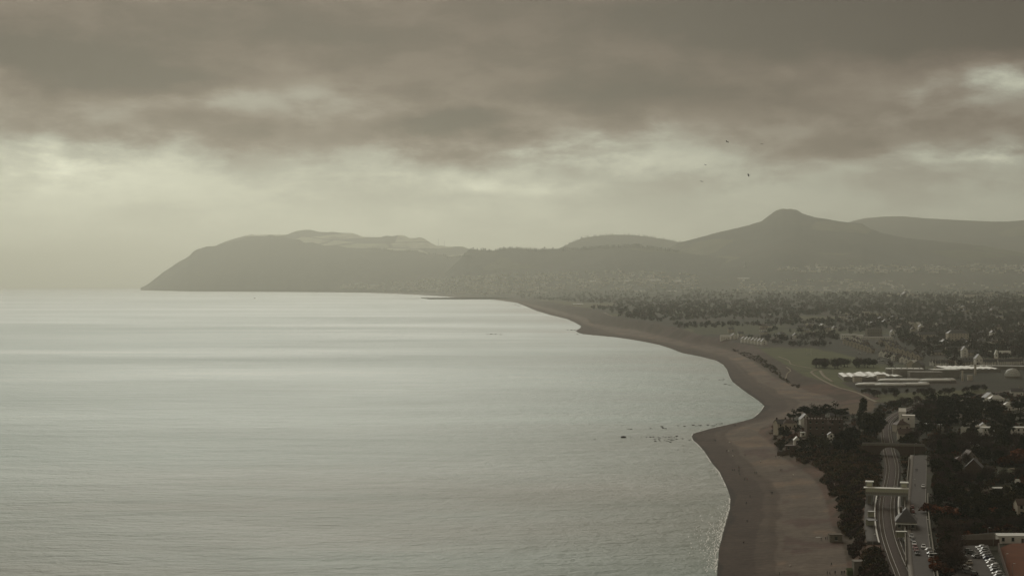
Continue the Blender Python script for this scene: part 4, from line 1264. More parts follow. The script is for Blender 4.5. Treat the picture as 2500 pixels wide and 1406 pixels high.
# goal frame in the garden
p = spot(2427, 1163)
g = empty('football_goal', p); tag(g, 'slender white goal frame on the garden lawn', 'goal')
for x in (-2.2, 2.2): MB().tube([(x, 0, -.3), (x, 0, 4.2)], .09, 6).build('post', M_PAINT, g)
MB().tube([(-2.2, 0, 2.4), (2.2, 0, 2.3)], .09, 6).build('crossbar', M_PAINT, g)
MB().tube([(-2.2, 0, .25), (2.2, 0, .25)], .05, 6).build('ground_bar', M_PAINT, g)
# low garden walls
def wall_px(pix, h, label, mat=M_STONE, name='garden_wall'):
    pts = [any_spot(a, b) for a, b in pix]; c = pts[0]
    r = empty(name, c); tag(r, label, 'wall')
    for a, b in zip(pts[:-1], pts[1:]):
        L = math.hypot(b.x - a.x, b.y - a.y); an = math.atan2(b.y - a.y, b.x - a.x); m = (a + b) / 2
        sl = -math.atan2(b.z - a.z, L)
        q = MB().box(-L / 2, L / 2, -.2, .2, -1.5, h).build('wall_panel', mat, r, loc=m - c); q.rotation_euler = (0, sl, an)
wall_px([(1896, 1090), (1898, 1112), (1905, 1112), (1930, 1104)], 2.5, 'sea wall around the foot of the point', M_BRICK)
wall_px([(2318, 1206), (2400, 1203), (2424, 1199)], 1.3, 'long low terrace wall across the brown lawn')
wall_px([(2298, 1170), (2318, 1172)], 1.0, 'short pale garden wall near the road')
wall_px([(2000, 1092), (2020, 1090)], 1.2, 'pale wall on the bank top below the castle-like house')
wall_px([(2352, 1166), (2372, 1168)], .9, 'pale low wall in front of the dark garden house', M_CREAM)
wall_px([(2461, 1148), (2476, 1145)], .9, 'short pale wall right of the goal frame', M_CREAM)

# ------------------------------------------------------------------ treatment works and the built-up edge of the fields
def box_building(px, py, L, W, Hh, label, wall, rf, rz=0.0, vents=0, name='shed', cat='building', group=None, saw=0):
    p = spot(px, py); r = empty(name, (p.x, p.y, p.z - .1), rz); tag(r, label, cat, group)
    HOUSES_XY.append((p.x, p.y, L))
    MB().box(-L / 2, L / 2, -W / 2, W / 2, -3, Hh).build('wall', wall, r)
    if saw:
        w = L / saw; m = MB().loft([[(-w / 2 + .05, -W / 2 - .3, 0), (w / 2 - .05, -W / 2 - .3, 0), (0, -W / 2 - .3, w * .12)], [(-w / 2 + .05, W / 2 + .3, 0), (w / 2 - .05, W / 2 + .3, 0), (0, W / 2 + .3, w * .12)]]).mesh('roof_bay', rf)
        for i in range(saw): inst('roof_bay', m, r, (-L / 2 + w * (i + .5), 0, Hh + .004))
    else:
        MB().box(-L / 2 - .3, L / 2 + .3, -W / 2 - .3, W / 2 + .3, Hh + .004, Hh + .5).build('roof', rf, r)
    for i in range(vents):
        MB().box(-.8, .8, -.8, .8, 0, 1.2).build('roof_vent', M_METAL, r, loc=(-L / 2 + L * (i + .5) / vents, 0, Hh + .505))
    return r
WK = []
box_building(2090, 924, 34, 70, 4, 'wide white-roofed shed at the left of the treatment works', M_GREYR, M_PALER, rz=-.12, saw=4)
box_building(2130, 922, 30, 76, 4, 'second white-roofed shed beside the left one', M_GREYR, M_PALER, rz=-.12, saw=3)
box_building(2165, 922, 28, 64, 3.6, 'narrow white-roofed shed right of the second', M_GREYR, M_PALER, rz=-.12, saw=3)
box_building(2093, 932, 9, 8, 6, 'small grey block standing before the white-roofed sheds', M_CREAM, M_GREYR)
box_building(2151, 930, 8, 8, 7, 'tall small grey block between the white-roofed sheds', M_CREAM, M_GREYR)
box_building(2187, 919, 22, 16, 9, 'left grey flat-roofed works building', M_GREYR, M_PALER, rz=-.3)
box_building(2215, 921, 34, 18, 10, 'long grey works building with a pale roof line', M_GREYR, M_PALER, rz=-.12, vents=5)
box_building(2258, 925, 36, 18, 8, 'low long grey works building in the middle', M_GREYR, M_GREYR, rz=-.06)
box_building(2305, 921, 30, 18, 9, 'right grey works building with a shallow roof', M_GREYR, M_PALER, rz=.05)
box_building(2362, 905, 62, 60, 4, 'long ribbed pale-roofed shed near the dome', M_GREYR, M_PALER, rz=-.03, saw=9)
box_building(2440, 901, 70, 10, 4, 'long thin pale-roofed shed left of the dome', M_GREYR, M_PALER, rz=-.25)
box_building(2368, 928, 5, 5, 5, 'tiny pale kiosk in the trees below the ribbed shed', M_CREAM, M_CREAM, name='kiosk')
box_building(2350, 930, 1.6, 1.6, 11, 'slim pale chimney stack in the trees below the works', M_CREAM, M_CREAM, name='chimney_stack', cat='chimney')
box_building(2283, 915, 2.0, 2.0, 9, 'short pale vent stack between the works buildings', M_CREAM, M_CREAM, name='chimney_stack', cat='chimney')
box_building(2381, 915, 2.2, 2.2, 12, 'tall pale stack in front of the ribbed shed', M_CREAM, M_CREAM, name='chimney_stack', cat='chimney')
def tank(px, py, L, W, label):
    """long covered settling tank with a domed pale lid"""
    p = spot(px, py); r = empty('covered_tank', (p.x, p.y, p.z)); tag(r, label, 'tank', 'covered settling tanks')
    HOUSES_XY.append((p.x, p.y, L))
    n = 20
    def ring(s, z): return [(math.copysign(abs(math.cos(a)) ** .75, math.cos(a)) * L / 2 * s, math.copysign(abs(math.sin(a)) ** .9, math.sin(a)) * W / 2 * s, z) for a in [2 * math.pi * k / n for k in range(n)]]
    MB().loft([ring(1, -2), ring(1, 2.2)]).build('tank_wall', M_CONC, r)
    MB().loft([ring(1.03, 2.21), ring(1.0, 3.0), ring(.85, 3.9), ring(.55, 4.5), ring(.15, 4.7)], cap=True).build('lid', M_PALER, r, smooth=True)
    MB().box(-L / 2 * .98, L / 2 * .98, -.5, .5, 4.705, 4.95).build('walkway', M_METAL, r)
for px, py, w, lb in [(2184, 934, 40, 'left covered tank of the back row'), (2222, 934, 36, 'right covered tank of the back row'), (2283, 934, 40, 'far right covered tank beside the hedge'), (2318, 933, 14, 'small covered tank at the right end'),
                      (2130, 944, 40, 'left covered tank of the front row'), (2174, 945, 38, 'middle covered tank of the front row'), (2226, 944, 40, 'right covered tank of the front row'), (2254, 942, 14, 'small covered tank at the right of the front row')]:
    tank(px, py, w * .9, 16, 'long white-lidded ' + lb)
# geodesic dome
p = spot(2472, 922); d = empty('dome', p); tag(d, 'white lattice-ribbed dome at the right edge of the works', 'dome'); HOUSES_XY.append((p.x, p.y, 18))
bm = bmesh.new(); bmesh.ops.create_icosphere(bm, subdivisions=3, radius=9.0)
bmesh.ops.delete(bm, geom=[v for v in bm.verts if v.co.z < -.5], context='VERTS')
me = bpy.data.meshes.new('shell'); bm.to_mesh(me); me.materials.append(M_PALER); inst('shell', me, d, (0, 0, 2.0))
rb = MB()
for e in bm.edges: rb.tube([e.verts[0].co * 1.004, e.verts[1].co * 1.004], .10, 3)
rb.build('rib_lattice', M_DARKM, d, loc=(0, 0, 2.0)); bm.free()
MB().loft([[(8.98 * math.cos(a), 8.98 * math.sin(a), z) for a in [2 * math.pi * k / 24 for k in range(24)]] for z in (-3, 2.0)]).build('base_wall', M_GREYR, d)

# mansion on the rise and its long wings
H_(2133, 823, 26, 18, 15, 'square castle-like mansion rising behind the estate', roof='battlement', wall=M_STONE, rf=M_SLATE, wins=(3, 6), chim=2, name='mansion', cat='mansion')
H_(2072, 828, 26, 10, 8, 'white two-storey wing with a row of windows left of the mansion', rz=-.08, roof='flat', wall=M_WHITE, rf=M_PALER, wins=(2, 8), chim=0, door=False, name='school_wing', cat='building')
H_(2097, 826, 13, 10, 6, 'pale block joining the white wing to the arcade', roof='flat', wall=M_WHITE, rf=M_PALER, wins=(1, 3), chim=0, name='school_wing', cat='building')
H_(2140, 828, 56, 6, 4.2, 'long white arcade below the mansion', rz=.05, roof='flat', wall=M_WHITE, rf=M_PALER, wins=(1, 16), chim=0, door=False, name='arcade', cat='building')
H_(2178, 820, 7, 8, 7, 'white-gabled lodge at the right end of the arcade', roof='gable_front', pitch=1.1, wall=M_WHITE, wins=(2, 1), chim=0)
H_(2337, 832, 34, 16, 13, 'big pale country house half lost in the trees', roof='hip', wall=M_CREAM, rf=M_SLATE, wins=(3, 7), chim=2, name='country_house')
H_(2262, 826, 30, 10, 7, 'long pale house with dormers left of the big country house', rz=.1, wall=M_CREAM, rf=M_SLATE, wins=(2, 7), chim=2)
H_(2240, 804, 16, 14, 8, 'house with two bright white roof slopes', rz=.9, roof='gable', pitch=.9, wall=M_CREAM, rf=M_PALER, wins=(2, 3), chim=1)
H_(2248, 806, 10, 10, 7, 'white gable tucked beside the bright roofs', roof='gable_front', wall=M_WHITE, wins=(2, 1), chim=0)

# estate: rows of houses stepping down to the fields
def estate_template(kind):
    """returns a parentless template house: wall, roof > chimney, windows, door"""
    k = {'white': (M_WHITE, M_SLATE), 'cream': (M_CREAM, M_SLATE), 'grey': (M_GREYR, M_TILE)}[kind]
    return house(0, 0, 10, 8, 5.4, 'template', loc=(0, -500, 0), wall=k[0], rf=k[1], pitch=.9, wins=(2, 3), chim=2, name='estate_house', side_win=True)
TPL = {k: estate_template(k) for k in ('white', 'cream', 'grey')}
N_HOUSES = 0
def estate(px, py, rz, kind, label, group, sc=1.0, loc=None):
    global N_HOUSES
    p = loc or any_spot(px, py)
    if p is None: return
    c = copy_tree(TPL[kind]); c.location = (p.x, p.y, p.z - .15); c.rotation_euler = (0, 0, rz); c.scale = (sc, sc, sc)
    tag(c, label, 'house', group); HOUSES_XY.append((p.x, p.y, 10 * sc)); N_HOUSES += 1
    return c
_T = ['first', 'second', 'third', 'fourth', 'fifth', 'sixth', 'seventh', 'eighth', 'ninth']
NTH = _T + ['tenth', 'eleventh', 'twelfth', 'thirteenth', 'fourteenth', 'fifteenth', 'sixteenth', 'seventeenth', 'eighteenth', 'nineteenth']
for _ta, _tb in (('twentieth', 'twenty-'), ('thirtieth', 'thirty-'), ('fortieth', 'forty-')): NTH = NTH + [_ta] + [_tb + q for q in _T]
def row_of(a, b, n, rz, kind, label, group, sc=1.0):
    for i in range(n):
        q = (i + .5) / n
        estate(a[0] + (b[0] - a[0]) * q, a[1] + (b[1] - a[1]) * q + random.uniform(-.6, .6), rz + random.uniform(-.06, .06), kind if random.random() < .8 else random.choice(['white', 'cream', 'grey']), f'{NTH[i]} from the left: ' + label, group, sc * random.uniform(.93, 1.07))
row_of((2062, 838), (2130, 862), 8, .9, 'cream', 'house in the estate row below the white wing', 'upper estate row')
row_of((2080, 832), (2118, 850), 5, .9, 'white', 'white-ended house right under the white wing', 'short estate row')
row_of((2150, 868), (2232, 893), 8, .9, 'white', 'house in the lower estate row along the fields', 'lower estate row')
row_of((2165, 852), (2250, 880), 7, .9, 'cream', 'house in the estate row behind the lower row', 'second estate row')
row_of((2150, 840), (2190, 850), 4, .7, 'cream', 'house in the small group under the arcade', 'houses under the arcade')
row_of((2275, 893), (2325, 893), 8, 0, 'white', 'cottage left of the gap in the long terrace', 'left terrace', .8)
row_of((2336, 892), (2390, 890), 8, 0, 'cream', 'cottage of the terrace behind the ribbed shed', 'middle terrace', .8)
row_of((2398, 891), (2520, 888), 15, 0, 'white', 'white cottage of the long terrace behind the dome', 'right terrace', .8)
H_(2230, 899, 14, 12, 6, 'broad pale-roofed house at the foot of the lower estate row', rz=.9, wall=M_CREAM, rf=M_PALER, wins=(2, 3))
H_(2242, 902, 12, 12, 6, 'wide grey-roofed hall beside the estate road', rz=1.0, pitch=.8, wall=M_GREYR, rf=M_SLATE, wins=(1, 3), chim=0, name='hall', cat='hall')
H_(2388, 892, 9, 9, 9, 'twin-gabled white house standing above the terrace', roof='gable_front', pitch=1.2, wall=M_WHITE, wins=(2, 2), chim=1)
H_(2354, 872, 8, 8, 10, 'tall slim pale house in the trees above the terrace', roof='gable_front', pitch=1.2, wall=M_WHITE, wins=(3, 1), chim=0)
H_(2432, 880, 4, 4, 9, 'small white-spired house in the dark trees', roof='gable_front', pitch=2.6, wall=M_WHITE, rf=M_PALER, wins=(2, 1), chim=0)
H_(2290, 866, 18, 8, 4, 'low cream bungalow in the trees', wall=M_CREAM, wins=(1, 4))
H_(2325, 858, 20, 8, 4.5, 'long cream bungalow in the trees', wall=M_CREAM, wins=(1, 5))
H_(2375, 868, 16, 8, 5, 'cream house at the right of the tree belt', wall=M_CREAM, wins=(2, 4))
H_(2440, 868, 30, 8, 4, 'long low pale row in the dark trees', wall=M_CREAM, rf=M_PALER, wins=(1, 8), chim=0)
# gabled villas by the far beach path
for i, px in enumerate(range(1816, 1872, 8)):
    estate(px, 836 + i * 1.0, math.pi / 2 + random.uniform(-.05, .05), 'white', f'{NTH[i]} from the left: ' + 'villa in the row of white gables by the beach path', 'row of white gables', 1.15)
H_(1770, 829, 16, 9, 5, 'white bungalow left of the row of gables', wall=M_WHITE, rf=M_PALER, wins=(1, 4), chim=0)
H_(1792, 828, 12, 9, 6, 'white-gabled house left of the row of gables', roof='gable_front', wall=M_WHITE, wins=(2, 2))
H_(1785, 812, 11, 9, 7, 'pale house above the white bungalow', wall=M_CREAM, wins=(2, 2)); H_(1808, 822, 10, 9, 6, 'small pale house behind the row of gables', wall=M_WHITE, wins=(2, 2))
# parked cars along the estate road
for i, (px, py) in enumerate([(2145, 877), (2150, 880), (2156, 882), (2163, 888), (2168, 890), (2174, 892), (2180, 894), (2192, 899), (2200, 902), (2098, 862), (2100, 864), (2206, 905)]):
    p = spot(px, py); car(random.choice(['white', 'silver', 'white', 'grey']), (p.x, p.y, p.z + .05), -.6, f'{NTH[i]} parked car counted from the far end of the estate road', 'cars on the estate road')

# ------------------------------------------------------------------ paths over the fields
M_PATH = M('gravel_path', (.24, .205, .15), .95, .15, vary=.15, vscale=.3)
def path_px(pix, w, label, name='path'):
    P = smooth_path(np.array([(*spot(a, b)[:2], 0.0) for a, b in pix]), 8)
    P[:, 2] = [ground(x, y) + drop(x, y) for x, y, _ in P]
    strip(P, -w / 2, w / 2, .25, name, M_PATH, thick=.6, label=label, cat='path')
path_px([(2142, 982), (2110, 966), (2075, 953), (2045, 945), (2020, 934), (1998, 922), (1984, 912), (1982, 907), (1996, 902)], 3.0, 'pale gravel path crossing the field to the shore')
path_px([(2034, 932), (2012, 918), (2003, 905)], 3.6, 'short pale track beside the gravel path')
path_px([(1996, 902), (1960, 895), (1932, 889), (1925, 880), (1900, 870)], 1.8, 'thin worn path along the field edge')
path_px([(1918, 925), (1922, 912), (1930, 905), (1920, 896)], 1.6, 'winding worn path near the bank top')
path_px([(1474, 763), (1484, 767), (1496, 772)], 6.0, 'pale sloping track on the far bank top')
# rugby posts on the field
p = spot(1975, 866); g = empty('goal_posts', p); tag(g, 'slender white goal posts standing on the far field', 'goal')
for x in (-3, 3): MB().tube([(x, 0, -.3), (x, 0, 9)], .12, 6).build('post', M_PAINT, g)
MB().tube([(-3, 0, 3), (3, 0, 3)], .1, 6).build('crossbar', M_PAINT, g)

# ------------------------------------------------------------------ trees one can tell apart
def tp(kind, px, py, h, label, group=None, wide=1.0):
    p = spot(px, py); return plant(kind, (p.x, p.y, p.z - .1), h, label, group, wide)
for px, py, h, lb in [(1938, 1036, 12, 'leaning pine at the left of the pine clump on the point'), (1962, 1034, 14, 'broad pine left of centre in the clump on the point'), (1985, 1033, 15, 'tallest pine of the clump on the point'),
                      (2003, 1032, 14, 'pine right of centre in the clump on the point'), (2040, 1034, 17, 'great spreading pine standing right of the clump on the point'), (2052, 1038, 13, 'smaller pine leaning beside the great spreading pine')]:
    tp('pine', px, py, h, lb, wide=1.25)
tp('cypress', 2108, 1040, 20, 'tall dark cypress left of the railway curve', wide=1.3)
tp('oak', 2135, 1072, 19, 'huge dark round evergreen overhanging the railway curve', wide=1.15); tp('oak', 2120, 1060, 15, 'dark evergreen behind the huge round one by the curve', wide=1.2)
tp('oak', 2064, 1112, 15, 'dark dense evergreen on the bank right of the point houses', wide=1.3); tp('oak', 2078, 1088, 12, 'dark evergreen behind the tower house', wide=1.2)
tp('oak', 1915, 1071, 9, 'dark rounded evergreen at the tip of the point', wide=1.2); tp('russet', 1936, 1072, 5, 'rust-tinted bush in the garden of the point', wide=1.5)
tp('broad', 1907, 1100, 7, 'leafy tree at the seaward edge of the point gardens', wide=1.2); tp('broad', 1985, 1094, 8, 'wide leafy tree below the castle-like house', wide=1.5); tp('broad', 2008, 1096, 8, 'second leafy tree below the castle-like house', wide=1.5)
tp('broad', 1962, 1098, 7, 'leafy tree on the bank top left of the castle-like house', wide=1.4)
Z = [
    # polygon, [(kind, weight, hmin, hmax)], count, place
    ([(2280, 1000), (2330, 985), (2500, 1010), (2520, 1075), (2400, 1085), (2300, 1075)], [('pine', 5, 13, 19), ('oak', 2, 9, 13)], 34, 'in the dark pine grove before the long white building'),
    ([(2235, 1010), (2300, 985), (2340, 990), (2300, 1060), (2250, 1070)], [('oak', 3, 8, 13), ('broad', 2, 7, 11), ('bare', 2, 9, 12)], 22, 'in the copse right of the white cube house'),
    ([(2262, 1130), (2290, 1085), (2500, 1085), (2500, 1130), (2300, 1150)], [('oak', 3, 7, 12), ('bare', 4, 8, 13), ('cypress', 1, 9, 14)], 34, 'in the upper gardens right of the road'),
    ([(2265, 1230), (2265, 1140), (2330, 1150), (2330, 1180), (2310, 1230)], [('oak', 4, 6, 10), ('broad', 2, 5, 8), ('bare', 2, 7, 10)], 22, 'in the garden edge beside the station road'),
    ([(2330, 1215), (2500, 1205), (2500, 1240), (2400, 1262), (2320, 1250)], [('oak', 4, 5, 9), ('broad', 2, 4, 8)], 22, 'in the dark belt below the brown lawn'),
    ([(2340, 1175), (2500, 1172), (2500, 1183), (2340, 1188)], [('oak', 3, 4, 7), ('bare', 3, 6, 9)], 14, 'in the row above the brown lawn'),
    ([(2285, 1265), (2400, 1265), (2500, 1265), (2500, 1295), (2430, 1306), (2300, 1325)], [('oak', 3, 5, 8), ('bare', 3, 6, 9), ('brush', 2, 3, 5)], 26, 'in the shrubbery behind the car park'),
    ([(2276, 1406), (2285, 1330), (2325, 1330), (2335, 1380), (2330, 1420)], [('bare', 4, 8, 11), ('oak', 2, 6, 9), ('brush', 2, 3, 5)], 16, 'between the road and the car park'),
    ([(1970, 896), (2000, 893), (2130, 893), (2140, 897), (2070, 900), (1975, 899)], [('bare', 4, 9, 13), ('broad', 2, 8, 12)], 26, 'in the dark hedge line across the fields'),
    ([(2098, 958), (2200, 962), (2340, 958), (2400, 950), (2420, 955), (2260, 970), (2150, 972), (2110, 966)], [('bare', 4, 5, 8), ('broad', 2, 4, 7)], 40, 'in the tree belt in front of the covered tanks'),
    ([(2185, 1095), (2230, 1080), (2240, 1100), (2190, 1104)], [('oak', 3, 5, 9), ('bare', 2, 7, 9)], 10, 'beyond the road bridge right of the rails'),
    ([(2150, 1000), (2230, 985), (2330, 975), (2300, 985), (2200, 996)], [('broad', 3, 4, 7), ('bare', 2, 6, 8)], 12, 'on the inside of the railway curve'),
]
KN = {'pine': 'tall pine', 'oak': 'round evergreen', 'bare': 'bare tree', 'broad': 'leafy tree', 'cypress': 'dark cypress', 'brush': 'brown shrub', 'shrub': 'green shrub'}
def clear_of(p, px=0):
    for x, y, r in HOUSES_XY:
        if abs(p.x - x) < r * .62 + 1 and -r * .5 - 5 < p.y - y < r * .62 + 1: return False
    for path, w in ((RAIL, 8.5), (ROAD, 8.5)):
        if np.min(np.hypot(path[:, 0] - p.x, path[:, 1] - p.y)) < w: return False
    return True
for poly, kinds, n, place in Z:
    done = 0; tries = 0; made = []
    while done < n and tries < n * 12:
        tries += 1
        px, py = pick_in(poly); p = spot(px, py)
        if not clear_of(p) or any(abs(p.x - a) < 2.2 and abs(p.y - b) < 5 for a, b in TREE_XY): continue
        k = random.choices(kinds, [q[1] for q in kinds])[0]
        made.append((k[0], px, plant(k[0], (p.x, p.y, p.z - .1), random.uniform(k[2], k[3]), KN[k[0]] + ' ' + place, 'trees ' + place, random.uniform(1.0, 1.3)))); done += 1
    for kd in set(q[0] for q in made):
        for i, (_, _, o) in enumerate(sorted((q for q in made if q[0] == kd), key=lambda q: q[1])):
            o['label'] = f'{NTH[i]} {KN[kd]} from the left {place}'
for px, py, h, lb in [(2266, 1252, 4.2, 'clipped russet hedge mass beside the station road'), (2274, 1250, 4.0, 'second clump of the russet hedge beside the station road'), (2318, 1264, 5, 'deep red bush in the gardens behind the station road'), (2330, 1262, 4.5, 'red-brown bush beside the deep red one'),
                      (2482, 1140, 8, 'large red-leaved bush at the right edge of the gardens'), (2495, 1132, 8, 'second red-leaved bush at the right edge'), (2400, 1305, 4, 'long russet clump behind the car park'), (2420, 1302, 4, 'russet clump right of the long one behind the car park'),
                      (2455, 1300, 4, 'russet clump above the pavilion'), (2470, 1255, 4, 'rust-coloured bush near the tiny white shed'), (2425, 1256, 3.5, 'orange-brown bush left of the tiny white shed'), (2300, 1395, 4, 'russet bush in the near corner between road and car park'), (2312, 1402, 4, 'russet bush at the very front beside the car park'), (2290, 1378, 4, 'russet bush beside the roadside lamp')]:
    tp('russet', px, py, h * 1.35, lb, wide=1.7)

for k in TPL:
    for ch in list(TPL[k].children_recursive): bpy.data.objects.remove(ch)
    bpy.data.objects.remove(TPL[k])
# ------------------------------------------------------------------ scattered houses of the plain and the seaside town
M_DIST = principled('distant_foliage', (1, 1, 1), .9, .1, tone=True)
M_FAINT = M('dull_sheet_roof', (.40, .40, .36), .6, .4, vary=.2, vscale=.05)
M_TOWNW = M('town_wall', (.74, .71, .62), .85, .3, vary=.25, vscale=.02)
def small_house(L, W, Hw, rh, hip, wall, rf):
    m = MB(); x0, x1, y0, y1 = -L / 2, L / 2, -W / 2, W / 2
    m.box(x0, x1, y0, y1, -4, Hw, 0)
    k = L * .28 if hip else 0
    m.add([(x0 - .3, y0 - .3, Hw + .02), (x1 + .3, y0 - .3, Hw + .02), (x1 + .3, y1 + .3, Hw + .02), (x0 - .3, y1 + .3, Hw + .02), (x0 + k - .3 * (not hip), 0, Hw + rh), (x1 - k + .3 * (not hip), 0, Hw + rh)],
          [(0, 1, 5, 4), (1, 2, 5), (2, 3, 4, 5), (3, 0, 4)], 1)
    m.box(x1 - 2.2, x1 - 1.2, -.4, .4, Hw, Hw + rh + 1.2, 0)
    for i in range(3):
        for z in (1.0, 3.6):
            if z + 1.2 < Hw: m.box(x0 + L * (i + .5) / 3 - .6, x0 + L * (i + .5) / 3 + .6, y0 - .05, y0 + .05, z, z + 1.3, 2)
    return m.mesh('small_house', [wall, rf, M_GLASS])
SMALL = [small_house(*a) for a in [(11, 8, 5.2, 3.2, 0, M_WHITE, M_SLATE), (13, 8, 5.0, 3.0, 1, M_WHITE, M_SLATE), (9, 8, 5.4, 3.4, 0, M_CREAM, M_TILE), (16, 9, 5.2, 3.4, 1, M_CREAM, M_SLATE), (10, 8, 3.2, 2.8, 0, M_WHITE, M_TILE), (20, 10, 8.0, 3.0, 0, M_WHITE, M_SLATE)]]
TOWN = [
    ([(830, 696), (960, 691), (1100, 678), (1330, 668), (1340, 700), (1300, 722), (1180, 721), (1050, 714), (930, 709), (830, 706)], 460, 46, 'pale house of the seaside town below the wooded ridge', 2.0),
    ([(1300, 668), (1480, 662), (1700, 668), (1720, 705), (1500, 712), (1330, 712)], 260, 26, 'pale house on the edge of the seaside town behind the cliffs', 1.7),
    ([(1790, 690), (2010, 684), (2200, 690), (2200, 722), (1800, 716)], 130, 14, 'pale house in the hazy plain left of the mountain foot', 1.6),
    ([(1900, 655), (2500, 648), (2500, 672), (1900, 668)], 190, 12, 'tiny pale house on the mountain foot', 1.9),
    ([(2040, 758), (2140, 762), (2210, 785), (2200, 800), (2060, 790)], 26, 16, 'pale house in the trees above the mansion', 1.0),
    ([(2280, 735), (2430, 735), (2440, 765), (2300, 765)], 40, 24, 'bright white house in the cluster at the upper right', 1.0),
    ([(1860, 800), (2050, 797), (2090, 812), (1920, 828), (1860, 820)], 20, 16, 'pale house in the trees above the green field', 1.0),
    ([(2190, 790), (2500, 775), (2500, 870), (2300, 870)], 30, 24, 'pale house in the wooded suburb above the terrace', .95),
    ([(2150, 695), (2500, 695), (2500, 730), (2150, 725)], 70, 10, 'small pale house in the far right plain', 1.6),
]
tv, tf, tm = [], [], []
def box_verts(L, W, Hw, rh):
    x0, x1, y0, y1 = -L / 2, L / 2, -W / 2, W / 2
    v = np.array([(x0, y0, -4), (x1, y0, -4), (x1, y1, -4), (x0, y1, -4), (x0, y0, Hw), (x1, y0, Hw), (x1, y1, Hw), (x0, y1, Hw), (x0, 0, Hw + rh), (x1, 0, Hw + rh)], float)
    f = [(0, 1, 5, 4), (1, 2, 6, 5), (2, 3, 7, 6), (3, 0, 4, 7), (4, 5, 9, 8), (6, 7, 8, 9), (5, 6, 9, 9), (7, 4, 8, 8)]
    return v, f, [0, 0, 0, 0, 1, 1, 0, 0]
rows_i = {}
for poly, n, n_ind, label, sc in TOWN:
    pts = []
    for _ in range(n):
        px, py = pick_in(poly); p = any_spot(px, py)
        if p is None or not (py > 735 or True): continue
        if any(abs(p.x - x) < r * .8 + 5 and abs(p.y - y) < r * .8 + 12 for x, y, r in HOUSES_XY[:160]) : continue
        pts.append((p, px, py))
    pts.sort(key=lambda q: q[0].y)
    ind = sorted(pts[:n_ind], key=lambda q: q[1])
    for i, (p, px, py) in enumerate(ind):
        s = sc * random.uniform(.85, 1.2)
        o = inst('small_house', SMALL[random.randrange(5 if py > 740 else 6)], None, (p.x, p.y, p.z), random.choice([0, .4, -.5, 1.57, .8]), s)
        tag(o, f'{NTH[i]} from the left: ' + label, 'house', label + 's'); N_HOUSES += 1
        HOUSES_XY.append((p.x, p.y, 9 * s))
    for p, px, py in pts[n_ind:]:
        L = random.uniform(8, 20) * sc; v, f, mi = box_verts(L, random.uniform(7, 10) * sc, random.uniform(3.5, 7) * sc, random.uniform(2.2, 3.6) * sc)
        a = random.choice([0, .4, -.5, 1.57, .8]); c, s = math.cos(a), math.sin(a)
        v = np.column_stack([v[:, 0] * c - v[:, 1] * s + p.x, v[:, 0] * s + v[:, 1] * c + p.y, v[:, 2] + p.z])
        b = len(tv); tv.extend(map(tuple, v)); tf.extend([tuple(b + i for i in (q if q[2] != q[3] else q[:3])) for q in f]); tm.extend(mi)
me = bpy.data.meshes.new('distant_town'); me.from_pydata(tv, [], tf); me.materials.append(M_TOWNW); me.materials.append(M_SLATE); me.polygons.foreach_set('material_index', tm); me.update()
tag(link(bpy.data.objects.new('distant_town', me)), 'mass of tiny pale buildings of the seaside town and the far plain', 'town', kind='stuff')
# larger pale buildings picked out in the haze
for px, py, L, Hh, lb in [(846, 706, 75, 16, 'long pale seafront hotel at the left end of the town'), (885, 705, 60, 12, 'low pale seafront terrace beside the long hotel'), (912, 705, 55, 26, 'tall pale seafront block left of the shingle'), (965, 709, 40, 16, 'pale seafront house pair in the middle'), (1012, 708, 70, 18, 'pale seafront row above the beach'),
                          (1060, 712, 90, 15, 'long pale seafront terrace behind the breakwater'), (1130, 717, 50, 22, 'pale block behind the breakwater root'), (1200, 718, 80, 16, 'pale terrace right of the breakwater'), (1230, 709, 40, 20, 'bright pale block above the harbour'), (1300, 711, 60, 18, 'pale block at the right end of the town'), (1320, 716, 90, 12, 'long pale building above the far beach'),
                          (1192, 694, 34, 16, 'small bright block on the town hillside'), (1075, 694, 60, 14, 'pale stepped building on the town hillside'), (1377, 668, 60, 12, 'pale building high on the town hillside')]:
    p = any_spot(px, py)
    if p is None: continue
    sc_ = p.y / 11000.0
    house(px, py, L * sc_, 14, Hh * sc_, lb, roof='hip' if L < 60 else 'flat', pitch=.5, wall=M_WHITE, rf=M_SLATE if L < 60 else M_PALER, wins=(2, 6), chim=0, door=False, name='seafront_building', cat='building', loc=p)
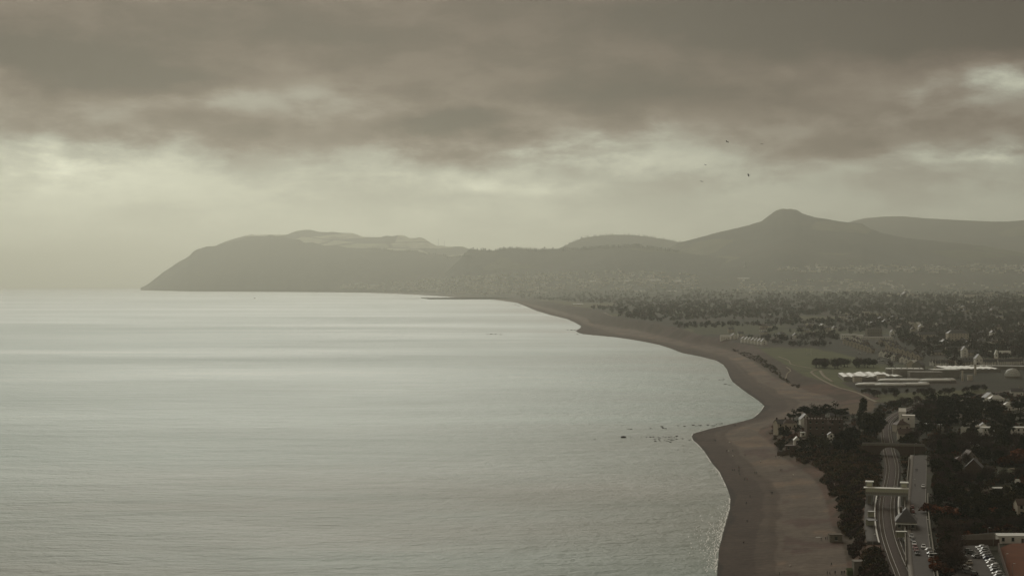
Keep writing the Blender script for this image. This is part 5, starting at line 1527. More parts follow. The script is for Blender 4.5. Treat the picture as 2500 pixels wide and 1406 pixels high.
for px, py, L, W, lb in [(1450, 692, 90, 60, 'long pale shed at the left of the far works'), (1530, 690, 60, 60, 'pale shed with a bright roof in the far works'), (1600, 689, 110, 70, 'wide white-roofed shed of the far works'), (1655, 690, 70, 60, 'square white shed of the far works'), (1560, 712, 110, 40, 'long white roof nearest the cliffs'),
                         (1640, 712, 90, 40, 'second long white roof nearest the cliffs'), (1815, 684, 120, 50, 'long pale shed beyond the church'), (1880, 717, 40, 30, 'pale shed in the middle of the plain'), (1540, 699, 60, 30, 'slanted white roof left of the long white roofs'), (2360, 722, 90, 30, 'thin pale shed on the right plain'), (2020, 712, 70, 30, 'pale shed left of the grey woods'),
                         (1410, 745, 60, 30, 'white caravan rows on the far bank top'), (1880, 771, 14, 10, 'bright white farmhouse in the middle distance'), (1500, 742, 16, 12, 'white clubhouse at the end of the pale field')]:
    p = any_spot(px, py)
    if p is None: continue
    r = empty('warehouse', p, random.uniform(-.2, .2)); tag(r, lb, 'warehouse')
    L *= .7; W *= .7; hh = max(4, L * .07); MB().box(-L / 2, L / 2, -W / 2, W / 2, -5, hh).build('wall', M_CREAM, r)
    MB().loft([[(-L / 2 - .5, -W / 2 - .5, hh + .01), (-L / 2 - .5, W / 2 + .5, hh + .01), (-L / 2 - .5, 0, hh + W * .13)], [(L / 2 + .5, -W / 2 - .5, hh + .01), (L / 2 + .5, W / 2 + .5, hh + .01), (L / 2 + .5, 0, hh + W * .13)]]).build('roof', M_FAINT, r)
# church with a spire
p = any_spot(1820, 657)
c = empty('church', p); tag(c, 'grey church with a tall spire standing above the plain', 'church')
k = p.y / 9500.0
MB().box(-8 * k, 8 * k, 0, 30 * k, -4, 9 * k).build('nave', M_STONE, c)
MB().loft([[(-8.4 * k, 0, 9 * k + .02), (8.4 * k, 0, 9 * k + .02), (0, 0, 17 * k)], [(-8.4 * k, 30 * k, 9 * k + .02), (8.4 * k, 30 * k, 9 * k + .02), (0, 30 * k, 17 * k)]]).build('roof', M_SLATE, c)
MB().box(-4 * k, 4 * k, -8 * k, -.02, -4, 24 * k).build('tower', M_STONE, c)
MB().add([(-4 * k, -8 * k, 24 * k + .01), (4 * k, -8 * k, 24 * k + .01), (4 * k, 0, 24 * k + .01), (-4 * k, 0, 24 * k + .01), (0, -4 * k, 46 * k)], [(0, 1, 4), (1, 2, 4), (2, 3, 4), (3, 0, 4), (3, 2, 1, 0)]).build('spire', M_SLATE, c)
# two masts on the skyline
for px, py0, py1, lb in [(1069.5, 601, 586, 'left thin radio mast on the skyline of the field ridge'), (1086, 602, 590, 'right thin radio mast on the skyline of the field ridge')]:
    b = hill_spot(px, py0 + 1.5)
    if b is None: continue
    hh = (py0 - py1 + 3) / FP * b.y
    r = empty('radio_mast', b); tag(r, lb, 'mast')
    MB().tube([(0, 0, -4), (0, 0, hh)], [2.6, 1.6], 4).build('mast_pole', M_DARKM, r)
    for q in (.55, .8): MB().tube([(-5, 0, hh * q), (5, 0, hh * q)], 1.2, 4).build('antenna_arm', M_DARKM, r)

# breakwater of the harbour
pts = [(1028, 727.5), (1045, 730.5), (1120, 730.8), (1210, 730.5), (1262, 731.5)]
P = [at_level(a, b, 0) for a, b in pts]
m = MB(); rings = []
for i, (x, y) in enumerate(P):
    zt = -drop(x, y) + [4, 9, 11, 11, 8][i]; w = 26
    rings.append([(x, y, zt - 20), (x, y + 4, zt), (x, y + w, zt), (x, y + w + 6, zt - 20)])
m.loft(rings)
bw = m.build('breakwater', M_ROCK); tag(bw, 'long dark harbour breakwater reaching out from the town', 'breakwater')

# ------------------------------------------------------------------ vegetation masses that nobody could count
PALETTE = [((.034, .030, .015), 4), ((.054, .038, .026), 5), ((.026, .026, .013), 3), ((.066, .043, .034), 4), ((.060, .054, .024), 2)]
def foliage_mass(name, label, items, cat='woodland'):
    """items: (x, y, z, height, width, n_faces, colour)"""
    Cs, Us, Vs, Ks = [], [], [], []
    rng = RNG
    for (x, y, z, h, w, n, col) in items:
        d = rng.normal(size=(n, 3)); d /= np.linalg.norm(d, axis=1)[:, None]; d *= (rng.uniform(.1, 1, n) ** .45)[:, None]
        lump = rng.normal(0, .16, (max(3, n // 7), 3)); d = d * .82 + lump[rng.integers(0, len(lump), n)]
        c = np.column_stack([x + d[:, 0] * w / 2, y + d[:, 1] * w / 2, z + h * .52 + d[:, 2] * h * .5])
        a, b = rand_frames(n, rng)
        s = rng.uniform(.7, 1.25, n)[:, None] * math.sqrt(w * h * 1.5 / n)
        Cs.append(c); Us.append(a * s * .5); Vs.append(b * s * .5)
        Ks.append(np.array(col) * rng.uniform(.6, 1.4, n)[:, None])
    C, U, V, K = map(np.concatenate, (Cs, Us, Vs, Ks))
    C[:, 2] = np.maximum(C[:, 2], 0 + C[:, 2])
    v = np.stack([C - U - V, C + U - V, C + U + V, C - U + V], 1).reshape(-1, 3)
    o = link(bpy.data.objects.new(name, mesh_np(name, v, np.arange(len(v)).reshape(-1, 4), [M_DIST], cols=np.repeat(K, 4, 0))))
    tag(o, label, cat, kind='stuff'); return o
HX = np.array([(a, b, c) for a, b, c in HOUSES_XY])
FP_ALL = [f[0] for f in FIELDS[:11]]
def free(px, py, p, gap):
    for poly in FP_ALL:
        if pip(px, py, poly): return False
    dx = np.abs(HX[:, 0] - p.x); dy = p.y - HX[:, 1]
    if np.any((dx < HX[:, 2] * .55 + gap) & (dy < HX[:, 2] * .6 + gap) & (dy > -HX[:, 2] * .6 - gap * 2.5)): return False
    return True
items = []
NO_WOOD = [[(2040, 830), (2120, 832), (2180, 826), (2270, 870), (2500, 880), (2520, 915), (2190, 915), (2120, 892), (2050, 872)], [(2050, 812), (2190, 808), (2190, 842), (2050, 842)], [(1760, 828), (1890, 830), (1890, 862), (1760, 850)]]
for _ in range(17000):
    px = random.uniform(1262, 2760); py = 690 + 290 * random.random() ** 1.55
    p = spot(px, py)
    if p.y > 11500: continue
    s = p.x - float(x_back(p.y))
    if s < float(np.interp(p.y, _k[:, 0], _k[:, 2])) * 1.1: continue
    m = float(fbm(p.x, p.y, 420.0, 61)) + (.25 if p.y > 1900 else -.35)
    if m < -.12: continue
    if not free(px, py, p, 3): continue
    if 1862 < px < 2150 and 845 < py < 985: continue
    if any(pip(px, py, q) for q in NO_WOOD) and random.random() < .93: continue
    if 2040 < px < 2480 and 895 < py < 945: continue
    if float(np.min(np.hypot(RAIL[:, 0] - p.x, RAIL[:, 1] - p.y))) < 9: continue
    h = random.uniform(5, 11) * (1 + .35 * (p.y > 4000)); n = int(np.clip(60 * (2600 / p.y) ** 1.5, 9, 70))
    cz = float(fbm(p.x, p.y, 300.0, 71))
    col = random.choices([q[0] for q in PALETTE], [q[1] * (1 + (2 * cz if i in (1, 3) else -1.5 * cz)) + .3 if q[1] * (1 + (2 * cz if i in (1, 3) else -1.5 * cz)) + .3 > 0 else .1 for i, q in enumerate(PALETTE)])[0]
    items.append((p.x, p.y, p.z, h, h * random.uniform(.8, 1.5), n, col))
foliage_mass('distant_woodland', 'dark winter woods, hedges and gardens covering the plain behind the bay', items)
# crest trees on the far ridges
items = []
for (lo, hi, sky, dd, n) in [(905, 1160, HEAD, 16500, 240), (1146, 1660, WOODS, 13200, 520), (1370, 1660, MIDHILL, 18400, 160)]:
    for _ in range(n):
        px = random.uniform(lo, hi); py = float(np.interp(px, [a for a, b in sky], [b for a, b in sky])) + random.uniform(.2, 5)
        p = hill_spot(px, py)
        if p is None: continue
        h = random.uniform(8, 20); items.append((p.x, p.y, p.z - 2, h, h * .9, 8, (.026, .027, .015)))
foliage_mass('ridge_woodland', 'line of dark trees along the crests of the far ridges', items)
# scrub on the bank and around the gardens
items = []
A = [(2100, 1440), (2078, 1400), (2060, 1325), (2032, 1272), (2026, 1235), (2012, 1200), (1990, 1163), (1942, 1128), (1912, 1110), (1950, 1098), (2040, 1088), (2090, 1062), (2150, 1048), (2160, 1100), (2160, 1140), (2152, 1195), (2108, 1210), (2112, 1300), (2140, 1340), (2165, 1370), (2200, 1440)]
B = [(2262, 1440), (2258, 1105), (2230, 1070), (2250, 1000), (2520, 985), (2520, 1330), (2440, 1308), (2330, 1325), (2318, 1440)]
Cc = [(2120, 1010), (2160, 985), (2330, 965), (2500, 958), (2500, 990), (2300, 985), (2190, 1020), (2170, 1060), (2145, 1055)]
D = [(1880, 1060), (1890, 1036), (2080, 1012), (2120, 1030), (2120, 1075), (1990, 1095), (1905, 1108)]
E = [(1785, 852), (1850, 868), (1905, 905), (1960, 950), (1935, 945), (1880, 905), (1850, 885), (1790, 858)]
G = [(2505, 985), (2780, 980), (2780, 1310), (2515, 1310)]
F = [(2190, 1118), (2230, 1118), (2222, 1215), (2200, 1225), (2192, 1180)]
cols_a = [(.072, .042, .032), (.054, .033, .029), (.048, .040, .018), (.090, .060, .030), (.030, .026, .012), (.115, .066, .036), (.078, .064, .030)]
cols_b = [(.034, .028, .013), (.056, .033, .028), (.024, .021, .010), (.074, .052, .025), (.115, .042, .018), (.052, .046, .020)]
for poly, n, hs, cs, gap in [(A, 2500, (.9, 3.4), cols_a, .5), (B, 1300, (1.2, 4.2), cols_b, .3), (Cc, 420, (1.2, 3.6), cols_b, .5), (D, 240, (1.2, 3.2), cols_b, .2), (E, 380, (.8, 2.4), cols_a, .5), (F, 190, (1, 3), cols_a, .5), (G, 420, (3, 9), cols_b, .3)]:
    for _ in range(n):
        px, py = pick_in(poly); p = spot(px, py)
        if not free(px, py, p, gap): continue
        if np.min(np.hypot(RAIL[:, 0] - p.x, RAIL[:, 1] - p.y)) < 6.5: continue
        if yb - 120 < p.y < yb + 60 and np.min(np.hypot(RAIL[:, 0] - p.x, RAIL[:, 1] - p.y)) < 11.5: continue
        if np.min(np.hypot(ROAD[:, 0] - p.x, ROAD[:, 1] - p.y)) < 7.5: continue
        patch = float(fbm(p.x, p.y, 26.0, 81))
        if poly is A and p.x - float(x_back(p.y)) < 2.5 + 11 * max(0.0, patch + .22): continue
        if any(pip(px, py, f[0]) for f in FIELDS[11:]) and random.random() < .9: continue
        h = random.uniform(*hs); ci = int(np.clip((float(fbm(p.x, p.y, 18.0, 83)) + .5) * len(cs) + random.uniform(-.8, .8), 0, len(cs) - 1))
        items.append((p.x, p.y, p.z - .3, h, h * random.uniform(1.2, 2.0), 56, cs[ci]))
foliage_mass('scrub', 'tangled brown and olive scrub covering the bank and garden edges', items, 'scrub')
# ------------------------------------------------------------------ people
def person_mesh(pose, seed, top, legs):
    """one continuous body grown round a posed skeleton"""
    J = {'pel': (0, 0, .92), 'chest': (0, 0, 1.25), 'neck': (0, 0, 1.46), 'head': (0, .02, 1.58), 'crown': (0, .01, 1.70)}
    st = {'walk': .26, 'stand': .04, 'crouch': .1}[pose]
    for s, sg in (('l', -1), ('r', 1)):
        d = st * sg
        J['hip' + s] = (sg * .10, 0, .88); J['knee' + s] = (sg * .11, d * .7 + .03, .48); J['foot' + s] = (sg * .12, d, .07); J['toe' + s] = (sg * .13, d + .14, .04)
        J['sh' + s] = (sg * .18, 0, 1.40); J['el' + s] = (sg * .25, -d * .5, 1.14); J['ha' + s] = (sg * .24, -d * .8 + .08, .90)
    if pose == 'crouch':
        for k, v in list(J.items()):
            if not k.startswith(('foot', 'toe', 'knee')): J[k] = (v[0], v[1] - .12 + (v[2] - .9) * .45, v[2] * .62)
    E = [('pel', 'chest'), ('chest', 'neck'), ('neck', 'head'), ('head', 'crown')]
    for s in 'lr': E += [('pel', 'hip' + s), ('hip' + s, 'knee' + s), ('knee' + s, 'foot' + s), ('foot' + s, 'toe' + s), ('chest', 'sh' + s), ('sh' + s, 'el' + s), ('el' + s, 'ha' + s)]
    R = {'pel': .14, 'chest': .16, 'neck': .06, 'head': .10, 'crown': .075, 'hip': .10, 'knee': .07, 'foot': .05, 'toe': .035, 'sh': .075, 'el': .052, 'ha': .04}
    names = list(J); me = bpy.data.meshes.new('person'); me.from_pydata([J[k] for k in names], [(names.index(a), names.index(b)) for a, b in E], [])
    o = bpy.data.objects.new('person', me); COL.objects.link(o)
    sk = o.modifiers.new('skin', 'SKIN'); o.modifiers.new('sub', 'SUBSURF').levels = 1
    for k, sv in zip(names, me.skin_vertices[0].data):
        r = R[k] if k in R else R[k[:-1]]; sv.radius = (r, r * (.75 if k in ('pel', 'chest') else 1)); sv.use_root = k == 'pel'
    dg = bpy.context.evaluated_depsgraph_get(); dg.update()
    m2 = bpy.data.meshes.new_from_object(o.evaluated_get(dg)); bpy.data.objects.remove(o)
    m2.name = 'person'; m2.materials.clear()
    for m in (top, legs, M_SKIN, M_HAIR): m2.materials.append(m)
    f = .62 if pose == 'crouch' else 1.0
    for p in m2.polygons:
        z = p.center.z / f
        p.material_index = 1 if z < .90 and abs(p.center.x) < .21 else 0
        if z > 1.50: p.material_index = 2 if p.center.y > .02 and z < 1.66 else 3
        if .82 < z < .93 and abs(p.center.x) > .2: p.material_index = 2
        p.use_smooth = True
    return m2
M_SKIN = M('skin', (.38, .24, .17), .6, .3); M_HAIR = M('hair', (.03, .022, .016), .7, .3)
CL = {'dark': M('dark_jacket', (.02, .02, .022), .8, .2), 'navy': M('navy_jacket', (.02, .026, .05), .8, .2), 'grey': M('grey_jacket', (.10, .10, .10), .8, .2), 'white': M('pale_jacket', (.55, .54, .50), .8, .2), 'red': M('red_jacket', (.20, .03, .025), .8, .2)}
M_JEAN = M('dark_trousers', (.022, .024, .032), .85, .2)
PM = {}
def person(px, py, label, cloth='dark', pose='walk', group=None, lvl=None, rz=None):
    key = (cloth, pose)
    if key not in PM: PM[key] = person_mesh(pose, 1, CL[cloth], M_JEAN)
    p = spot(px, py)
    if lvl is not None:
        x, y = at_level(px, py, lvl); p = Vector((x, y, lvl - drop(x, y)))
    o = inst('person', PM[key], None, (p.x, p.y, p.z), random.uniform(0, 6.28) if rz is None else rz, random.uniform(.95, 1.05))
    tag(o, label, 'person', group); return o
PEOPLE = [
    (1746, 1077, 'person in dark clothes standing alone near the tip of the beach', 'dark', 'stand'), (1774, 1103, 'person in dark clothes left of the white bag on the upper beach', 'dark', 'walk'), (1789, 1102, 'person in navy right of the white bag on the upper beach', 'navy', 'stand'),
    (1819, 1113, 'person in grey walking in the middle of the upper beach', 'grey', 'walk'), (1857, 1129, 'person in a pale jacket walking below the point', 'white', 'walk'), (1804, 1144, 'person in red, farthest of the three in a line down the beach', 'red', 'walk'),
    (1804, 1152, 'person in dark clothes, middle of the three in a line down the beach', 'dark', 'walk'), (1806, 1160, 'person in dark clothes, nearest of the three in a line down the beach', 'dark', 'walk'), (1788, 1150, 'left person of the pair near the wet shingle', 'dark', 'walk'), (1793, 1150, 'right person of the pair near the wet shingle', 'navy', 'walk'),
    (1843, 1157, 'left person of the close pair in the middle of the beach', 'dark', 'walk'), (1847, 1157, 'right person of the close pair in the middle of the beach', 'grey', 'walk'), (1905, 1150, 'left person of the pair walking under the bank', 'dark', 'walk'), (1909, 1150, 'right person of the pair walking under the bank', 'navy', 'walk'),
    (1818, 1173, 'left person of the spaced pair on the lower shingle', 'dark', 'walk'), (1824, 1173, 'right person of the spaced pair on the lower shingle', 'red', 'walk'), (1883, 1206, 'left person of the couple on the pale upper shingle', 'dark', 'walk'), (1886, 1206, 'right person of the couple on the pale upper shingle', 'dark', 'stand'),
    (1831, 1214, 'lone person in dark clothes on the lower beach below the couple', 'dark', 'walk'), (1822, 1231, 'lone person in navy on the lower beach nearer the water', 'navy', 'walk'), (1824, 1275, 'lone person in grey on the dark shingle near the front', 'grey', 'walk'), (1815, 1326, 'person crouching on the dark shingle near the front', 'dark', 'crouch'),
    (1792, 1040, 'left person of the far pair on the neck of the beach', 'dark', 'walk'), (1795, 1040, 'right person of the far pair on the neck of the beach', 'grey', 'walk'), (1894, 1117, 'left person of the group below the sea wall', 'dark', 'stand'), (1902, 1118, 'middle person of the group below the sea wall', 'white', 'stand'), (1910, 1117, 'right person of the group below the sea wall', 'dark', 'stand'),
    (2005, 1319, 'person carrying a long pale board on one shoulder', 'dark', 'walk'), (2016, 1318, 'first of the four people by the stone hut, nearest the board carrier', 'dark', 'stand'), (2020, 1316, 'second of the four people by the stone hut', 'navy', 'stand'), (2024, 1316, 'third of the four people by the stone hut', 'grey', 'stand'), (2028, 1314, 'fourth of the four people, against the stone hut', 'dark', 'stand'),
    (2030, 1381, 'lone person walking under the near bank', 'dark', 'walk'), (2020, 1403, 'left person of the pair at the bottom edge of the beach', 'dark', 'stand'), (2026, 1403, 'right person of the pair at the bottom edge of the beach', 'dark', 'walk'), (2039, 1402, 'person alone at the bottom edge of the beach right of the pair', 'navy', 'stand'),
    (2054, 1402, 'left of the three people beside the green tent', 'dark', 'stand'), (2058, 1402, 'middle of the three people beside the green tent', 'grey', 'stand'), (2062, 1401, 'right of the three people beside the green tent', 'dark', 'stand'), (2091, 1399, 'person between the green tent and the concrete hut', 'dark', 'stand'), (1903, 1404, 'lone person low on the beach at the bottom edge', 'dark', 'stand'),
]
for px, py, lb, c, ps in PEOPLE: person(px, py, lb, c, ps)
person(2236, 1150, 'left person of the couple on the pavement beyond the footbridge', 'dark', lvl=15.2); person(2239, 1151, 'right person of the couple on the pavement beyond the footbridge', 'navy', lvl=15.2); person(2234, 1188, 'person on the pavement across from the white car', 'dark', lvl=13.9)
person(2195, 1322, 'person waiting on the landward platform', 'dark', 'stand', lvl=11.06); person(2192, 1300, 'person in red standing on the landward platform by the house', 'red', 'stand', lvl=11.06)
# the carried board
p = spot(2005, 1319)
b = MB().loft([[(-1.6 + .0, -.02, 0), (-1.6, .02, 0), (-1.6, .02, .03), (-1.6, -.02, .03)], [(-1.2, -.25, 0), (-1.2, .25, 0), (-1.2, .25, .09), (-1.2, -.25, .09)], [(0, -.36, 0), (0, .36, 0), (0, .36, .11), (0, -.36, .11)], [(1.1, -.3, 0), (1.1, .3, 0), (1.1, .3, .09), (1.1, -.3, .09)], [(1.6, -.03, .05), (1.6, .03, .05), (1.6, .03, .08), (1.6, -.03, .08)]]).build('surfboard', M_PALER, loc=(p.x - 1.0, p.y, p.z + 1.47), smooth=True)
tag(b, 'long pale board carried on a shoulder across the beach', 'surfboard')
# hut, tent, fence and tender things at the back of the beach
H_(2039, 1321, 5.5, 4.5, 3.2, 'small stone hut at the back of the beach', roof='flat', wall=M_STONE, rf=M_TIMBER, wins=(1, 1), chim=0, name='beach_hut', cat='hut', door=False)
H_(2098, 1397, 5, 4, 4.6, 'tall concrete hut at the foot of the near bank', roof='flat', wall=M_CONC, rf=M_CONC, wins=(1, 1), chim=0, name='beach_hut', cat='hut', door=False)
p = spot(2080, 1402); tn = empty('tent', p); tag(tn, 'green tent pitched at the foot of the near bank', 'tent')
MT = M('green_canvas', (.10, .13, .06), .8, .2)
MB().loft([[(-2, -1.2, 0), (2, -1.2, 0), (2, 1.2, 0), (-2, 1.2, 0)], [(-1.9, -1.1, 1.7), (1.9, -1.1, 1.7), (1.9, 1.1, 1.7), (-1.9, 1.1, 1.7)]]).build('canvas_wall', MT, tn)
MB().loft([[(-2.2, -1.4, 1.71), (-2.2, 1.4, 1.71), (-2.2, 0, 2.7)], [(2.2, -1.4, 1.71), (2.2, 1.4, 1.71), (2.2, 0, 2.7)]]).build('canvas_roof', MT, tn)
for i, (px, py, lb) in enumerate([(1779, 1101, 'small white bag lying on the upper beach'), (1789, 1113, 'tiny pale bundle below the white bag'), (1937, 1159, 'small white bag under the bank'), (1929, 1381, 'small white bag on the near shingle'), (1781, 1080, 'small pale towel bundle near the tip of the beach')]):
    p = spot(px, py)
    m = MB(); m.loft([[(.35 * math.cos(a), .28 * math.sin(a), 0) for a in [k * math.pi / 4 for k in range(8)]], [(.42 * math.cos(a), .33 * math.sin(a), .28) for a in [k * math.pi / 4 for k in range(8)]], [(.15 * math.cos(a), .12 * math.sin(a), .55) for a in [k * math.pi / 4 for k in range(8)]]])
    o = m.build('bag', M_WHITE, loc=p, smooth=True); tag(o, lb, 'bag')

# ------------------------------------------------------------------ rocks in the shallows and along the tide line
def rock_mesh(seed):
    bm = bmesh.new(); bmesh.ops.create_icosphere(bm, subdivisions=2, radius=1.0); rng = random.Random(seed); off = Vector((rng.uniform(0, 50), rng.uniform(0, 50), 0))
    for v in bm.verts:
        v.co *= 1 + .45 * mnoise.noise(v.co * 1.1 + off) + .2 * mnoise.noise(v.co * 2.7 + off)
        v.co.z *= .55
    me = bpy.data.meshes.new('rock'); bm.to_mesh(me); bm.free(); me.materials.append(M_ROCK); return me
RK = [rock_mesh(i) for i in range(6)]
def rock(px, py, w, label, group=None):
    x, y = at_level(px, py, 0); r = w / 2 * y / FP; k = 1.0 if y < 1500 else .5; r *= 1.0 if y < 1500 else .62
    o = inst('rock', random.choice(RK), None, (x, y, -drop(x, y) + r * .12), random.uniform(0, 6.28), (r, r * random.uniform(.6, 1.1), r * random.uniform(.7, 1.0) * k)); tag(o, label, 'rock', group)
rock(1522, 1068, 16, 'largest lone rock standing in the shallows left of the point'); rock(1588, 1067, 7, 'left of two joined rocks in the shallows'); rock(1595, 1067, 7, 'right of two joined rocks in the shallows'); rock(1578, 1067, 5, 'low rock just left of the two joined rocks')
rock(1452, 1073, 5, 'lone low rock farthest left in the shallows'); rock(1443, 1075, 3, 'tiny rock beside the lone low rock farthest left'); rock(1415, 1074, 3, 'tiny rock at the left end of the shallows'); rock(1510, 1067, 3, 'tiny rock left of the largest lone rock'); rock(1540, 1068, 4, 'flat rock right of the largest lone rock')
CLUS = [(1612, 1069), (1609, 1073), (1611, 1076), (1622, 1074), (1627, 1076), (1632, 1072), (1631, 1077), (1637, 1079), (1639, 1066), (1633, 1067), (1646, 1068), (1651, 1065), (1652, 1072), (1645, 1074), (1639, 1074), (1634, 1078.5), (1625, 1068), (1618, 1066), (1608, 1068), (1598, 1073), (1600, 1077), (1666, 1071), (1682, 1074), (1685, 1073), (1655, 1098), (1668, 1088)]
CLUS.sort()
for i, (px, py) in enumerate(CLUS): rock(px, py, random.uniform(3.6, 7.0), f'{NTH[i]} small rock from the left in the scattered cluster off the beach', 'rock cluster off the beach tip')
LINE = [(1613, 1041), (1616, 1042), (1619, 1045), (1626, 1046), (1588, 1046), (1540, 1048), (1533, 1047), (1654, 1039), (1657, 1040), (1692, 1038), (1698, 1039), (1706, 1038.5), (1711, 1038), (1728, 1037.5), (1739, 1039), (1744, 1039), (1749, 1036), (1757, 1034.5), (1762, 1034), (1671, 1040)]
LINE.sort()
for i, (px, py) in enumerate(LINE): rock(px, py, random.uniform(3.6, 7.5), f'{NTH[i]} small rock from the left in the thin line off the beach', 'line of rocks off the beach')
for i, (px, py, w) in enumerate([(1708, 927, 8), (1714, 926, 9), (1720, 925.5, 10), (1727, 926, 9), (1733, 927, 6)]): rock(px, py, w, f'dark reef rock off the second beach, {ORD[i]} from the left', 'reef off the second beach')
for i, (px, py, w) in enumerate([(1757, 927, 12), (1766, 927, 14), (1771, 938, 14), (1780, 939, 12), (1786, 939, 8)]): rock(px, py, w, f'dark tide-line rock at the second beach, {ORD[i]} from the left', 'tide-line rocks')
for i, (px, py, w) in enumerate([(1190, 816.5, 10), (1199, 816, 14), (1210, 816.5, 16), (1222, 817, 10)]): rock(px, py, w, f'low far reef rock in open water, {ORD[i]} from the left', 'far reef')
for i, (px, py, w) in enumerate([(1386, 805.5, 10), (1395, 806, 12), (1403, 806, 10), (1355, 806, 4), (1410, 816, 10), (1424, 816, 9), (1373, 814, 4)]): rock(px, py, w, f'dark rock at the far spit, {ORD[i]} listed from the sea side', 'rocks at the far spit')
for i, (px, py, w) in enumerate([(1258, 744, 12), (1266, 748, 10), (1272, 744, 8), (1239, 748.6, 6), (1228, 748, 4)]): rock(px, py, w, f'tiny dark rock off the farthest beach, {ORD[i]} listed', 'rocks off the farthest beach')

# ------------------------------------------------------------------ surf: thin foam along the waterline, ragged and broken
M_FOAM = M('sea_foam', (.66, .65, .60), .7, .3, vary=.15, vscale=.5)
fv, ff = [], []
def foam_patch(x, y, lx, ly, ang):
    n = 9; b = len(fv); c, s = math.cos(ang), math.sin(ang); z = -drop(x, y) + .05
    rr = [random.uniform(.55, 1.1) for _ in range(n)]
    for k in range(n):
        a = 2 * math.pi * k / n; u, w = math.cos(a) * lx * rr[k], math.sin(a) * ly * rr[k]
        fv.append((x + u * c - w * s, y + u * s + w * c, z))
    ff.append(tuple(range(b, b + n)))
yy = 640.0
while yy < 5200:
    x = float(x_shore(yy)); dx = float(x_shore(yy + 4) - x_shore(yy - 4)) / 8; ang = math.atan2(1, dx)
    near = float(np.clip((1180 - yy) / 450, .10, 1)); st = 1.1 + yy / 1500
    sn = max(.25, math.sin(ang))
    run = float(vnoise(yy, 0, 45.0, 3)) + .5
    # lip of the last wave, nearly continuous
    if float(vnoise(yy, 9, 14.0, 5)) > -.12 + .2 * (yy > 1150) and random.random() < .8:
        foam_patch(x - (.2 + .5 * random.random()) / sn, yy, random.uniform(.9, 2.0) * st, random.uniform(.10, .36) * (1 + yy / 3000), ang + random.uniform(-.08, .08))
    # older foam drawn out in streaks behind it
    for _ in range(int(4.5 * near * run + .3)):
        off = (.6 + random.expovariate(1 / 3.4)) * near * (.35 + run)
        foam_patch(x - off / sn, yy + random.uniform(-st, st), random.uniform(.8, 3.4), random.uniform(.10, .30), ang + random.uniform(-.12, .12))
    yy += st
me = bpy.data.meshes.new('surf_foam'); me.from_pydata(fv, [], ff); me.materials.append(M_FOAM); me.update()
tag(link(bpy.data.objects.new('surf_foam', me)), 'broken white foam where small waves run up the shingle', 'foam', kind='stuff')
# ------------------------------------------------------------------ motor boat with its wake
x, y = at_level(622, 729, 0)
bt = empty('motor_boat', (x, y, -drop(x, y)), .25); tag(bt, 'tiny motor boat crossing the bay with a pale wake', 'boat')
MB().loft([[(-7, -2.2, 0), (-7, 2.2, 0), (-7, 2.4, 2.0), (-7, -2.4, 2.0)], [(2, -2.0, -.2), (2, 2.0, -.2), (2, 2.4, 2.2), (2, -2.4, 2.2)], [(8, -.1, .4), (8, .1, .4), (8, .15, 2.8), (8, -.15, 2.8)]]).build('hull', M_WHITE, bt)
MB().box(-3, 2.5, -1.6, 1.6, 2.15, 4.4).build('cabin', M_DARKM, bt)
wk = MB().add([(0, 0, 0), (30, -6, 0), (95, -17, 0), (100, -11, 0), (40, -2, 0)], [(0, 1, 2, 3, 4)]).build('boat_wake', M_FOAM, loc=(x - 2, y - 3, -drop(x, y) + .15)); tag(wk, 'short pale wake trailing behind the tiny motor boat', 'wake', kind='stuff')
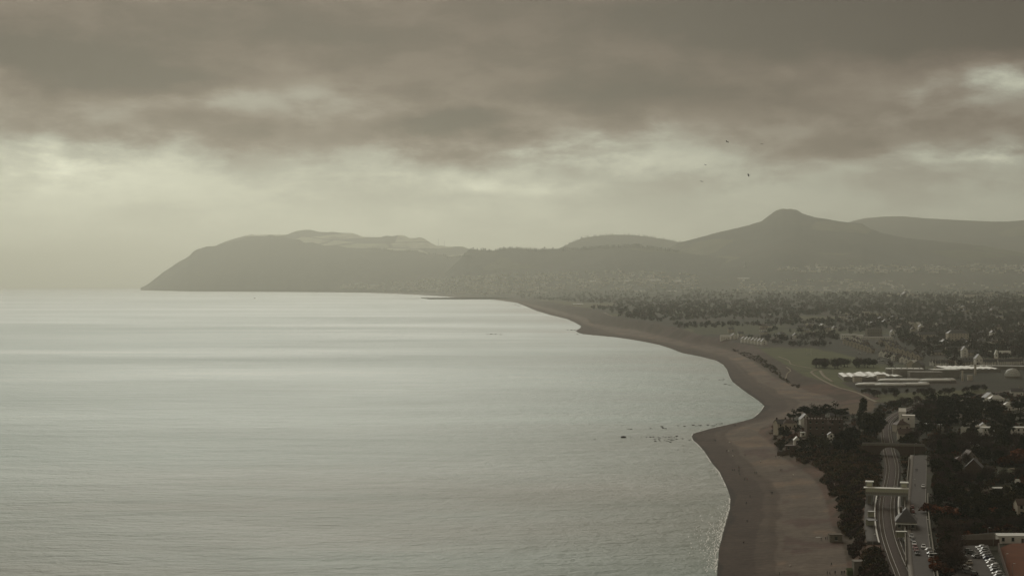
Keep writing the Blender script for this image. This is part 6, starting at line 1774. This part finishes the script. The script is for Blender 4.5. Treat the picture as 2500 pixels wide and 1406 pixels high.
# ------------------------------------------------------------------ birds
M_BIRD = M('dark_feathers', (.012, .011, .010), .8, .2)
def bird(px, py, dist, span, flap, bank, yaw, label):
    span = span * 1.25; m = MB(); s = span / 2
    m.loft([[(r * math.cos(a), yv, r * math.sin(a) * .85) for a in [k * math.pi / 4 for k in range(8)]] for yv, r in ((-.30, .03), (-.18, .08), (-.02, .11), (.1, .10), (.17, .07), (.21, .06), (.26, .04), (.31, .01))])
    for sg in (-1, 1):
        def pt(f, yv, dz=0): return (sg * s * f, yv, flap * s * (f if f < .5 else 1.0 - f * .9 + (.5 - .1) * 0) * 1.0 + dz)
        A_ = [pt(.05, .10), pt(.45, .14), pt(1.0, .0), pt(.95, -.06), pt(.5, -.10), pt(.05, -.10)]
        Bt = [(a, b, c - .05) for a, b, c in A_]
        m.loft([A_, Bt])
    m.add([(-.03, -.22, .01), (.03, -.22, .01), (.09, -.42, .012), (-.09, -.42, .012), (-.03, -.22, -.01), (.03, -.22, -.01), (.09, -.42, -.008), (-.09, -.42, -.008)], [(0, 1, 2, 3), (7, 6, 5, 4), (2, 1, 5, 6), (0, 3, 7, 4), (3, 2, 6, 7)])
    p = at_depth(px, py, dist); o = m.build('bird', M_BIRD, loc=p); o.rotation_euler = (0, bank, yaw); tag(o, label, 'bird', 'birds over the bay')
bird(1775, 347, 430, .95, .9, .4, .6, 'dark bird with raised wings, highest on the left of the flock'); bird(1860, 352, 520, .95, .05, 0, .1, 'dark bird gliding flat at the upper right of the flock'); bird(1722, 403, 560, .85, .5, .3, .3, 'dark bird with arched wings at the left middle of the flock')
bird(1827, 428, 430, .95, .5, .9, 1.0, 'dark bird banking at the right of the flock'); bird(1713, 443, 520, 1.0, .12, .25, .1, 'dark bird gliding lowest at the left of the flock')
# ------------------------------------------------------------------ haze
HAZE_DENSITY = 5.6e-5
hz = bpy.data.materials.new('haze'); hz.use_nodes = True
t = NT(hz.node_tree)
out = t.n('ShaderNodeOutputMaterial'); pv = t.n('ShaderNodeVolumePrincipled')
pv.inputs['Color'].default_value = (.945, .965, .845, 1)
pv.inputs['Density'].default_value = HAZE_DENSITY
pv.inputs['Anisotropy'].default_value = .66
t.nt.links.new(pv.outputs[0], out.inputs['Volume'])
o = MB().box(-32000, 32000, -3000, 50000, -420, 860).build('haze', hz)
tag(o, 'thin pale sea haze filling the air over the whole bay', 'haze', kind='stuff')
